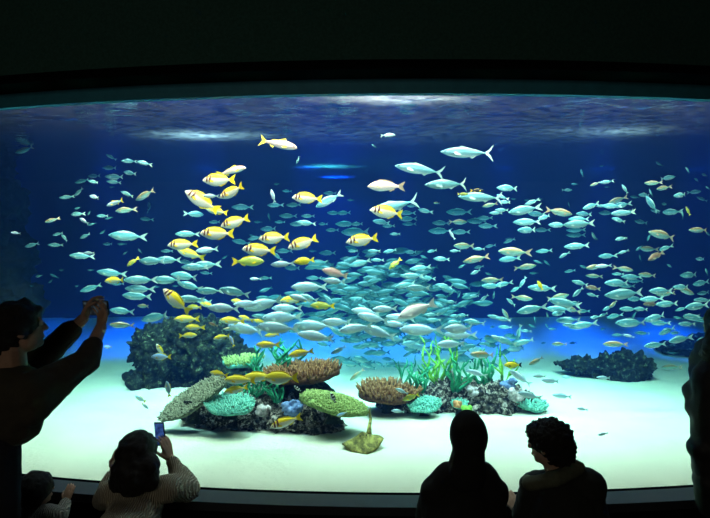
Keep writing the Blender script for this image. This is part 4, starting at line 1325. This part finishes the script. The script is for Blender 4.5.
def head_shapes(c, f, k=1.0, up=(0, 0, 1)):
    """skull, jaw, nose and ears around centre c, facing f; k=1 is an adult head 0.23 m high"""
    f = unit(f)
    up = unit(Vector(up) - f * Vector(up).dot(f))
    s = f.cross(up)
    rot = Matrix((s, f, up)).transposed().to_euler()
    c = Vector(c)

    def q(a, b_, d):
        return c + (s * a + f * b_ + up * d) * k
    sh = [('e', q(0, -.012, .028), (.074 * k, .094 * k, .088 * k), rot), ('e', q(0, .018, -.040), (.056 * k, .068 * k, .072 * k), rot),
          ('e', q(0, .058, -.082), (.026 * k, .024 * k, .022 * k), rot, 2),
          cap(q(0, .082, .012), .010 * k, q(0, .099, -.026), .012 * k),
          cap(q(-.020, .078, -.056), .009 * k, q(.020, .078, -.056), .009 * k),
          cap(q(-.030, .078, .022), .010 * k, q(.030, .078, .022), .010 * k)]
    for g in (-1, 1):
        sh.append(('e', q(g * .076, -.006, -.008), (.011 * k, .020 * k, .032 * k), rot, 2))
    eyes = [q(g * .030, .080, .004) for g in (-1, 1)]
    return sh, eyes, f


def add_eyes(eyes, f, parent, k=1.0):
    for e in eyes:
        bm = bmesh.new()
        add_ell(bm, e, (.012 * k,) * 3, sub=2)
        o = link_mesh('eye', bm_mesh('eye', bm), M['eye_white'], parent)
        bm = bmesh.new()
        add_ell(bm, e + f * .008 * k, (.0062 * k,) * 3, sub=2)
        link_mesh('iris', bm_mesh('iris', bm), M['eye_black'], o)


def hand_shapes(w, d, n, curl=0.4, k=1.0, thumb=1):
    """palm, four unequal bent fingers and a thumb; w wrist, d towards the fingertips, n out of the palm"""
    d = unit(d)
    n = unit(Vector(n) - d * Vector(n).dot(d))
    s = d.cross(n) * thumb
    w = Vector(w)
    sh = []
    for a in (-.030, -.010, .010, .030):
        sh.append(cap(w + (d * .012 + s * a * .55) * k, .015 * k, w + (d * .078 + s * a) * k, .0115 * k))
    for a, L in ((-.033, .060), (-.011, .075), (.011, .080), (.033, .070)):
        p = w + (d * .082 + s * a * 1.05) * k
        dd = d
        for j, fr in enumerate((.45, .32, .23)):
            an = curl * (.5 if j == 0 else 1.0)
            dd = unit(dd * math.cos(an) + n * math.sin(an) * (1 if dd.dot(d) > -0.2 else .2))
            q = p + dd * L * fr * k
            sh.append(cap(p, (.0088 - .0008 * j) * k, q, (.0080 - .0008 * j) * k))
            p = q
    p = w + (d * .022 + s * .030) * k
    q = p + (d * .030 + s * .026 + n * .010) * k
    t = q + (d * .030 + s * .006 + n * .018 * (1 + curl)) * k
    sh += [cap(p, .013 * k, q, .0105 * k), cap(q, .0105 * k, t, .008 * k)]
    return sh


def shoe(p, f, parent):
    f = unit((f[0], f[1], 0))
    s = f.cross(Vector((0, 0, 1)))
    p = Vector(p)
    sh = [cap(p + Vector((0, 0, .05)), .046, p + f * .14 + Vector((0, 0, .040)), .040), cap(p + f * .05 + Vector((0, 0, .045)), .048, p + Vector((0, 0, .11)), .042)]
    blob('shoe', sh, .012, M['shoe'], parent, 2)


def cloth_disp(seed, a=.006, s=9):
    def f(v):
        return a * noise.noise(Vector((v.x * s + seed, v.y * s, v.z * s * .6))) + a * .5 * noise.noise(v * s * 2.7)
    return f


def curly(seed, a, s):
    def f(v):
        return a * (abs(noise.noise(v * s + Vector((seed, 0, 0)))) * 2.4 - .3)
    return f


def person(label, loc):
    return empty('person', loc, label, 'person')


def phone(label, c, f, up, L=.150, Wd=.074, screen='screen'):
    """slab phone: screen faces -f (towards its holder)"""
    f = unit(f)
    up = unit(Vector(up) - f * Vector(up).dot(f))
    s = f.cross(up)
    root = empty('phone', c, label, 'phone', rot=tuple(Matrix((s, f, up)).transposed().to_euler()))
    bm = bmesh.new()
    add_box(bm, (-Wd / 2, -.004, -L / 2), (Wd / 2, .004, L / 2))
    bmesh.ops.bevel(bm, geom=bm.edges[:], offset=.003, segments=2, affect='EDGES')
    link_mesh('shell', bm_mesh('shell', bm, False), M['phone_shell'], root, keep_world=False)
    bm = bmesh.new()
    add_box(bm, (-Wd / 2 + .004, -.0052, -L / 2 + .008), (Wd / 2 - .004, -.0038, L / 2 - .008))
    link_mesh('screen', bm_mesh('screen', bm, False), M[screen], root, keep_world=False)
    bm = bmesh.new()
    add_box(bm, (Wd / 2 - .026, .0035, L / 2 - .030), (Wd / 2 - .008, .0062, L / 2 - .010))
    link_mesh('camera_lens', bm_mesh('camera_lens', bm, False), M['eye_black'], root, keep_world=False)
    return root


def kneel_legs(hip, half, f, z_hip, k=1.0):
    """legs of someone kneeling back on the heels; returns body and trouser shapes"""
    f = unit((f[0], f[1], 0))
    s = f.cross(Vector((0, 0, 1)))
    body, cloth = [], []
    hip = Vector((hip[0], hip[1], z_hip))
    for g in (-1, 1):
        h = hip + s * half * g
        kn = h + f * .36 * k + s * .03 * g
        kn.z = .075
        an = hip + s * (half + .01) * g - f * .10 * k
        an.z = .07
        toe = an - f * .10 * k
        toe.z = .05
        body += [cap(h, .065 * k, kn, .045 * k), cap(kn, .045 * k, an, .034 * k), cap(an, .034 * k, toe, .025 * k)]
        cloth += [cap(h, .098 * k, kn, .068 * k), cap(kn, .064 * k, an, .052 * k)]
    return body, cloth


def ankle_shoes(hip, half, f, k, parent):
    f = unit((f[0], f[1], 0))
    s = f.cross(Vector((0, 0, 1)))
    for g in (-1, 1):
        a = Vector((hip[0], hip[1], 0)) + s * (half + .01) * g - f * .10 * k
        a.z = .055
        t = a - f * .12 * k
        t.z = .045
        blob('shoe', [cap(a, .05 * k, t, .042 * k)], .012, M['shoe'], parent, 2)


# ---- the man standing with both arms raised
Ym = 2.25
root = person('standing person in a dark brown coat raising both arms to photograph the fish', (P(5, 400, Ym).x, Ym, 0))
hc = P(19, 328, 2.27)
fdir = (0.72, 0.60, 0.18)
hs, eyes, f = head_shapes(hc, fdir, 1.0)
shR, shL = P(28, 393, 2.20), P(0, 381, 2.46)
elR, haR = P(86, 361, 2.42), P(101, 327, 2.56)
elL, haL = P(52, 349, 2.56), P(83, 319, 2.60)
mid = (shR + shL) / 2
neck0, neck1 = hc - f * .03 - Vector((0, 0, .06)), Vector((mid.x, mid.y, mid.z + .02))
hip = Vector((P(-16, 470, 2.28).x, 2.28, .93))
body = hs + [cap(neck0, .055, neck1, .062), cap(shR, .055, shL, .055), cap(mid - Vector((0, 0, .10)), .10, hip, .09),
             cap(shR, .052, elR, .040), cap(elR, .040, haR, .027), cap(shL, .052, elL, .040), cap(elL, .040, haL, .027)]
pc = P(96, 308, 2.63)
body += hand_shapes(haR, (P(103, 312, 2.62) - haR), (-.5, -.3, .5), .75, .95, 1)
body += hand_shapes(haL, (P(90, 306, 2.64) - haL), (.6, .2, .1), .65, .95, -1)
sd = unit(shR - shL)
for g, fx in ((1, 0), (-1, .10)):
    h = hip + sd * .09 * g
    kn = h + Vector((.02 + fx * .3, .03, -.44))
    an = Vector((kn.x - .02, kn.y - .02, .09))
    body += [cap(h, .078, kn, .052), cap(kn, .052, an, .036), cap(an, .036, an + Vector((.10, .10, -.05)), .03)]
blob('body', body, .0055, M['skin'], root, 2)
coat = [cap(shR + Vector((0, 0, -.005)), .086, shL, .082), cap(mid + Vector((0, 0, -.06)), .150, Vector((hip.x + .02, hip.y, 1.22)), .158),
        cap(P(16, 395, 2.26), .135, P(14, 418, 2.26), .120), cap(Vector((hip.x - .07, hip.y, 1.25)), .15, Vector((hip.x - .04, hip.y, 1.13)), .15),
        cap(shR, .088, elR - Vector((0, 0, .006)), .066), cap(elR, .066, elR + (haR - elR) * .42, .050),
        cap(shR + Vector((.02, 0, -.07)), .07, elR + (shR - elR) * .35 - Vector((0, 0, .03)), .052),
        cap(shL, .082, elL, .064), cap(elL, .064, elL + (haL - elL) * .62, .052),
        cap(neck1 + Vector((0, 0, -.01)), .080, neck1 + Vector((.01, 0, .035)), .070)]
blob('coat', coat, .011, M['coat'], root, 3, cloth_disp(3, .010))
tr = []
for g, fx in ((1, 0), (-1, .10)):
    h = hip + sd * .09 * g
    kn = h + Vector((.02 + fx * .3, .03, -.44))
    an = Vector((kn.x - .02, kn.y - .02, .10))
    tr += [cap(h + Vector((0, 0, .12)), .115, kn, .078), cap(kn, .078, an, .066)]
    shoe((an.x, an.y, 0), (.7, .7, 0), root)
blob('trousers', tr, .014, M['trousers'], root, 3, cloth_disp(5, .006))
hair = [('e', hc + Vector((-.012, -.014, .030)), (.092, .100, .090)), ('e', hc - f * .060 + Vector((0, 0, -.010)), (.078, .066, .085)), ('e', hc + f * .005 + Vector((0, 0, .070)), (.075, .080, .048))]
blob('hair', hair, .010, M['hair'], root, 1, curly(2, .010, 30))
add_eyes(eyes, f, root)
phone('black phone held up sideways in both hands of the standing person', pc, (.25, .95, .12), (1, 0, .05), .155, .075, 'screen_dim')

# ---- woman seated at the sill with long black hair
Yw = 2.78
root = person('long-haired person in a cream knit sweater crouching at the sill, lifting a phone', (P(135, 500, Yw).x, Yw - .05, 0))
hc = P(139, 453, Yw)
hs, eyes, f = head_shapes(hc, (.28, .95, .10), 1.0)
shL, shR = P(112, 492, Yw), P(167, 488, Yw)
mid = (shL + shR) / 2
hip = Vector((P(128, 500, 2.62).x, 2.58, .34))
elR, wrR = P(189, 489, Yw + .16), P(170, 459, Yw + .17)
elL, wrL = P(103, 500, Yw + .16), P(114, 470, Yw + .22)
body = hs + [cap(hc + Vector((0, -.01, -.06)), .05, mid + Vector((0, 0, .01)), .055), cap(shL, .048, shR, .048), cap(mid - Vector((0, 0, .08)), .10, hip, .12),
             cap(shR, .046, elR, .036), cap(elR, .036, wrR, .025), cap(shL, .046, elL, .036), cap(elL, .036, wrL, .025)]
body += hand_shapes(wrR, (P(165, 440, Yw + .17) - wrR), (-.8, .3, .1), .35, .92, 1)
body += hand_shapes(wrL, (P(117, 458, Yw + .24) - wrL), (.6, -.2, .2), .5, .92, -1)
lb, lc = kneel_legs(hip, .09, (.1, 1, 0), .30, .92)
blob('body', body + lb, .0055, M['skin'], root, 2)
sw = [cap(shL, .072, shR, .070), cap(mid - Vector((0, .0, .07)), .128, Vector((hip.x, hip.y, .42)), .165), cap(mid - Vector((.03, .02, .12)), .135, Vector((hip.x - .01, hip.y - .02, .45)), .17),
      cap(shR, .074, elR, .068), cap(elR, .066, elR + (wrR - elR) * .55, .058), cap(elR + (wrR - elR) * .55, .052, elR + (wrR - elR) * .92, .036),
      cap(shL, .072, elL, .062), cap(elL, .060, elL + (wrL - elL) * .8, .042), cap(mid + Vector((0, 0, -.01)), .068, mid + Vector((0, 0, .03)), .058)]
blob('sweater', sw, .011, M['knit'], root, 3, cloth_disp(8, .010, 12))
blob('trousers', lc + [('e', hip, (.15, .13, .12))], .014, M['trousers'], root, 3, cloth_disp(7, .006))
ankle_shoes(hip, .09, (.1, 1, 0), .92, root)
hair = [('e', hc + Vector((-.002, -.014, .026)), (.100, .105, .096)), cap(hc + Vector((-.012, -.045, .0)), .088, P(133, 478, Yw - .09), .092), cap(P(124, 468, Yw - .06), .060, P(119, 482, Yw - .07), .052),
        cap(P(148, 465, Yw - .07), .060, P(150, 483, Yw - .08), .045)]
blob('hair', hair, .010, M['hair'], root, 2, curly(4, .006, 26))
add_eyes(eyes, f, root)
phone('black phone with blue-lit screen held upright by the long-haired person in knit', P(160, 434, Yw + .20), (.35, .93, .0), (-.12, 0, 1), .135, .070, 'screen')

# ---- small child at the sill
Yc = 2.72
root = person('small child with short dark hair and grey sweater peeking over the sill', (P(35, 500, Yc).x, Yc, 0))
k = .80
hc = P(37, 490, Yc)
hs, eyes, f = head_shapes(hc, (.55, .82, .05), k)
ch = Vector((hc.x, hc.y, 0))
shL, shR = P(14, 514, Yc), P(52, 516, Yc - .02)
mid = (shL + shR) / 2
hip = Vector((ch.x, ch.y - .02, .34))
elR, wrR = P(60, 516, Yc + .14), P(66, 502, Yc + .22)
elL, wrL = P(10, 528, Yc + .12), P(20, 512, Yc + .22)
body = hs + [cap(hc - Vector((0, 0, .05)), .04, mid, .04), cap(shL, .034, shR, .034), cap(mid - Vector((0, 0, .05)), .07, hip, .08),
             cap(shR, .030, elR, .025), cap(elR, .025, wrR, .019), cap(shL, .030, elL, .025), cap(elL, .025, wrL, .019)]
body += hand_shapes(wrR, Vector((.15, .35, 1)), (0, 1, 0), .25, .62, 1)
body += hand_shapes(wrL, Vector((.0, .35, 1)), (0, 1, 0), .25, .62, -1)
tr = []
for g in (-1, 1):
    h = hip + Vector((.055 * g, 0, 0))
    an = Vector((h.x + .01 * g, h.y, .06))
    body += [cap(h, .05, (h.x, h.y + .02, .20), .036), cap((h.x, h.y + .02, .20), .036, an, .025)]
    tr += [cap(h, .072, (h.x, h.y + .02, .20), .056), cap((h.x, h.y + .02, .20), .054, an + Vector((0, 0, .03)), .046)]
    blob('shoe', [cap((an.x, an.y - .01, .035), .034, (an.x, an.y + .08, .030), .030)], .010, M['shoe'], root, 2)
blob('body', body, .0050, M['skin'], root, 1)
blob('sweater', [cap(shL, .056, shR, .056), cap(mid - Vector((0, 0, .04)), .098, hip + Vector((0, 0, .04)), .105), cap(shR, .054, elR, .044), cap(elR, .044, elR + (wrR - elR) * .9, .032),
                 cap(shL, .054, elL, .044), cap(elL, .044, elL + (wrL - elL) * .9, .032)], .010, M['child_knit'], root, 3, cloth_disp(12, .006, 14))
blob('trousers', tr, .012, M['trousers'], root, 3)
blob('hair', [('e', hc + Vector((-.004, -.012, .024)), (.084, .088, .078)), ('e', hc - f * .030 + Vector((0, 0, -.014)), (.074, .062, .066))], .009, M['hair'], root, 1, curly(6, .005, 34))
add_eyes(eyes, f, root, k)

# ---- hooded visitor, seen from behind
Yh = 2.62
root = person('person in a black hooded coat kneeling squarely in front of the panel', (P(465, 500, Yh).x, Yh - .05, 0))
hc = P(468, 436, Yh)
hs, eyes, f = head_shapes(hc, (.0, 1, .02), 1.0)
shL, shR = P(437, 493, Yh), P(492, 493, Yh)
mid = (shL + shR) / 2
hip = Vector((mid.x, Yh - .08, .33))
body = hs + [cap(hc - Vector((0, .01, .06)), .055, mid + Vector((0, 0, .02)), .06), cap(shL, .055, shR, .055), cap(mid - Vector((0, 0, .08)), .12, hip, .13)]
sl = []
for g, sp in ((-1, shL), (1, shR)):
    el = Vector((sp.x + g * .03, Yh + .12, .50))
    wr = Vector((sp.x - g * .02, Yh + .34, .485))
    body += [cap(sp, .048, el, .038), cap(el, .038, wr, .027)]
    body += hand_shapes(wr, (-g * .35, 1, .05), (0, 0, -1), .3, .95, g)
    sl += [cap(sp, .082, el, .072), cap(el, .070, el + (wr - el) * .85, .048)]
lb, lc = kneel_legs(hip, .10, (0, 1, 0), .30)
blob('body', body + lb, .0055, M['skin'], root, 2)
blob('coat', sl + [cap(shL, .088, shR, .088), cap(mid - Vector((0, 0, .08)), .165, Vector((hip.x, hip.y, .38)), .19), cap(mid - Vector((.09, 0, .08)), .13, Vector((hip.x - .08, hip.y, .38)), .15),
                   cap(mid - Vector((-.09, 0, .08)), .13, Vector((hip.x + .08, hip.y, .38)), .15), cap(P(449, 476, Yh), .075, shL, .08), cap(P(482, 476, Yh), .075, shR, .08), cap(P(466, 478, Yh), .10, P(467, 462, Yh), .078)],
     .012, M['black_cloth'], root, 3, cloth_disp(15, .006))
blob('hood', [('e', hc + Vector((0, -.012, .006)), (.095, .108, .128)), cap(hc - Vector((0, .02, .05)), .080, P(466, 474, Yh - .03), .100)], .011, M['black_cloth'], root, 3, cloth_disp(18, .004))
blob('trousers', lc + [('e', hip, (.16, .15, .13))], .014, M['trousers'], root, 3)
ankle_shoes(hip, .10, (0, 1, 0), 1.0, root)
add_eyes(eyes, f, root)
bm = bmesh.new()
pts = []
for i in range(13):
    a = PI * i / 12
    c = P(450 - 21 * math.cos(a), 518 - 17 * math.sin(a) ** .8, Yh)
    pts.append(Vector((c.x, Yh - .335, c.z)))
bp_ = empty('backpack', (P(450, 540, Yh).x, Yh - .30, .50), 'small black backpack with grey piping on the hooded visitor', 'backpack')
mw = parent_world(bp_).inverted()
add_tube(bm, [mw @ p for p in pts], [.004] * 13, 6)
link_mesh('piping', bm_mesh('piping', bm), M['strap'], bp_, keep_world=False)
c = P(450, 545, Yh)
blob('bag', [('e', (c.x, Yh - .30, .50), (.085, .045, .135)), ('e', (c.x, Yh - .30, .44), (.09, .05, .11))], .010, M['black_cloth'], bp_, 3)

# ---- curly-haired visitor
Yk = 2.62
root = person('curly-haired person in a charcoal jacket with folded collar, head turned aside', (P(560, 500, Yk).x, Yk - .05, 0))
hc = P(548, 443, Yk)
hs, eyes, f = head_shapes(hc, (-.72, .66, -.12), 1.0)
shL, shR = P(535, 487, Yk + .05), P(588, 484, Yk - .03)
mid = (shL + shR) / 2
hip = Vector((mid.x + .02, Yk - .10, .33))
elL, wrL = P(526, 520, Yk + .12), P(519, 512, Yk + .28)
body = hs + [cap(hc - Vector((-.01, .01, .06)), .052, mid + Vector((0, 0, .02)), .06), cap(shL, .052, shR, .052), cap(mid - Vector((0, 0, .08)), .12, hip, .13),
             cap(shL, .048, elL, .038), cap(elL, .038, wrL, .027)]
body += hand_shapes(wrL, (-.35, .6, .5), (.2, .8, -.3), .5, .9, -1)
elR = Vector((shR.x + .07, Yk + .08, .50))
wrR = Vector((shR.x - .02, Yk + .32, .485))
body += [cap(shR, .048, elR, .038), cap(elR, .038, wrR, .027)] + hand_shapes(wrR, (-.3, 1, 0), (0, 0, -1), .3, .95, 1)
lb, lc = kneel_legs(hip, .10, (-.1, 1, 0), .30)
blob('body', body + lb, .0055, M['skin'], root, 2)
blob('jacket', [cap(shL, .082, shR, .085), cap(mid - Vector((0, 0, .08)), .165, Vector((hip.x, hip.y, .38)), .20), cap(mid - Vector((-.09, 0, .06)), .12, Vector((hip.x + .09, hip.y, .38)), .15),
                cap(shL, .078, elL, .070), cap(elL, .068, elL + (wrL - elL) * .8, .048), cap(shR, .084, elR, .074), cap(elR, .070, elR + (wrR - elR) * .85, .05)],
     .012, M['hoodie'], root, 3, cloth_disp(21, .010, 11))
blob('collar', [cap(P(530, 484, Yk - .05), .036, P(556, 478, Yk - .10), .038), cap(P(556, 478, Yk - .10), .038, P(578, 468, Yk - .04), .036), cap(P(530, 484, Yk - .05), .036, P(527, 480, Yk + .06), .030),
                cap(P(578, 468, Yk - .04), .034, P(572, 464, Yk + .05), .030)], .009, M['collar'], root, 3, cloth_disp(23, .006, 16))
blob('trousers', lc + [('e', hip, (.16, .15, .13))], .014, M['trousers'], root, 3)
ankle_shoes(hip, .10, (-.1, 1, 0), 1.0, root)
blob('hair', [('e', hc + Vector((.012, -.012, .032)), (.104, .108, .092)), ('e', hc + Vector((.045, -.030, -.02)), (.078, .080, .085)), ('e', hc + Vector((-.040, .01, .050)), (.062, .07, .055))],
     .006, M['hair'], root, 1, curly(9, .010, 46))
add_eyes(eyes, f, root)

# ---- visitor in a padded jacket at the edge
Yp = 2.45
root = person('person in a black padded jacket standing with bent elbow near the lone craggy rock', (P(735, 480, Yp).x, Yp, 0))
hc = P(727, 328, Yp)
hs, eyes, f = head_shapes(hc, (-.35, .93, .0), 1.0)
shL, shR = P(722, 372, Yp), P(790, 372, Yp)
mid = (shL + shR) / 2
hip = Vector((mid.x - .02, Yp, .92))
elL, wrL = P(712, 436, Yp), P(718, 374, Yp + .10)
elR = Vector((shR.x + .05, Yp + .05, 1.08))
wrR = Vector((shR.x - .02, Yp + .25, 1.12))
body = hs + [cap(hc - Vector((0, .01, .06)), .055, mid + Vector((0, 0, .02)), .06), cap(shL, .055, shR, .055), cap(mid - Vector((0, 0, .08)), .12, hip, .13),
             cap(shL, .05, elL, .04), cap(elL, .04, wrL, .028), cap(shR, .05, elR, .04), cap(elR, .04, wrR, .028)]
body += hand_shapes(wrL, (-.1, .3, 1), (.4, .6, 0), .6, .95, 1) + hand_shapes(wrR, (-.4, 1, 0), (0, 0, -1), .4, .95, -1)
tr = []
for g in (-1, 1):
    h = hip + Vector((.09 * g, 0, 0))
    kn, an = Vector((h.x, h.y + .02, .48)), Vector((h.x, h.y - .01, .09))
    body += [cap(h, .078, kn, .052), cap(kn, .052, an, .036), cap(an, .036, an + Vector((0, .12, -.05)), .03)]
    tr += [cap(h, .110, kn, .075), cap(kn, .075, an, .062)]
    shoe((an.x, an.y, 0), (0, 1, 0), root)
blob('body', body, .0055, M['skin'], root, 2)
# padded rolls, each puffed between its seams
pj = [cap(shL, .10, shR, .10), cap(mid + Vector((0, 0, .0)), .10, mid + Vector((0, 0, .05)), .09)]
for i in range(6):
    z = 1.36 - i * .095
    pj.append(('e', (mid.x - .01, Yp, z), (.235, .165, .072)))
for px, py, rr, yy in ((701, 372, .060, .10), (699, 392, .072, .06), (701, 408, .068, .03), (706, 432, .064, 0), (703, 448, .070, 0), (706, 460, .062, 0), (712, 350, .075, .08)):
    c = P(px, py, Yp + yy)
    pj.append(('e', c, (rr, rr, rr * .9)))
pj += [cap(P(716, 352, Yp + .05), .075, P(701, 362, Yp + .12), .060), cap(P(712, 380, Yp), .09, P(712, 470, Yp), .085), cap(P(712, 480, Yp), .085, P(713, 505, Yp), .07)]
pj += [cap(shR, .1, elR, .085), cap(elR, .082, elR + (wrR - elR) * .9, .06)]
blob('padded_jacket', pj, .012, M['puffer'], root, 2, cloth_disp(27, .006, 16))
blob('trousers', tr + [('e', hip, (.17, .14, .13))], .014, M['trousers'], root, 3)
blob('hair', [('e', hc + Vector((0, -.014, .030)), (.096, .104, .094)), ('e', hc + Vector((-.01, -.04, -.03)), (.085, .075, .09)), cap(hc + Vector((-.02, -.02, -.05)), .08, P(719, 352, Yp - .02), .075)], .010, M['hair'], root, 1, curly(11, .007, 30))
add_eyes(eyes, f, root)
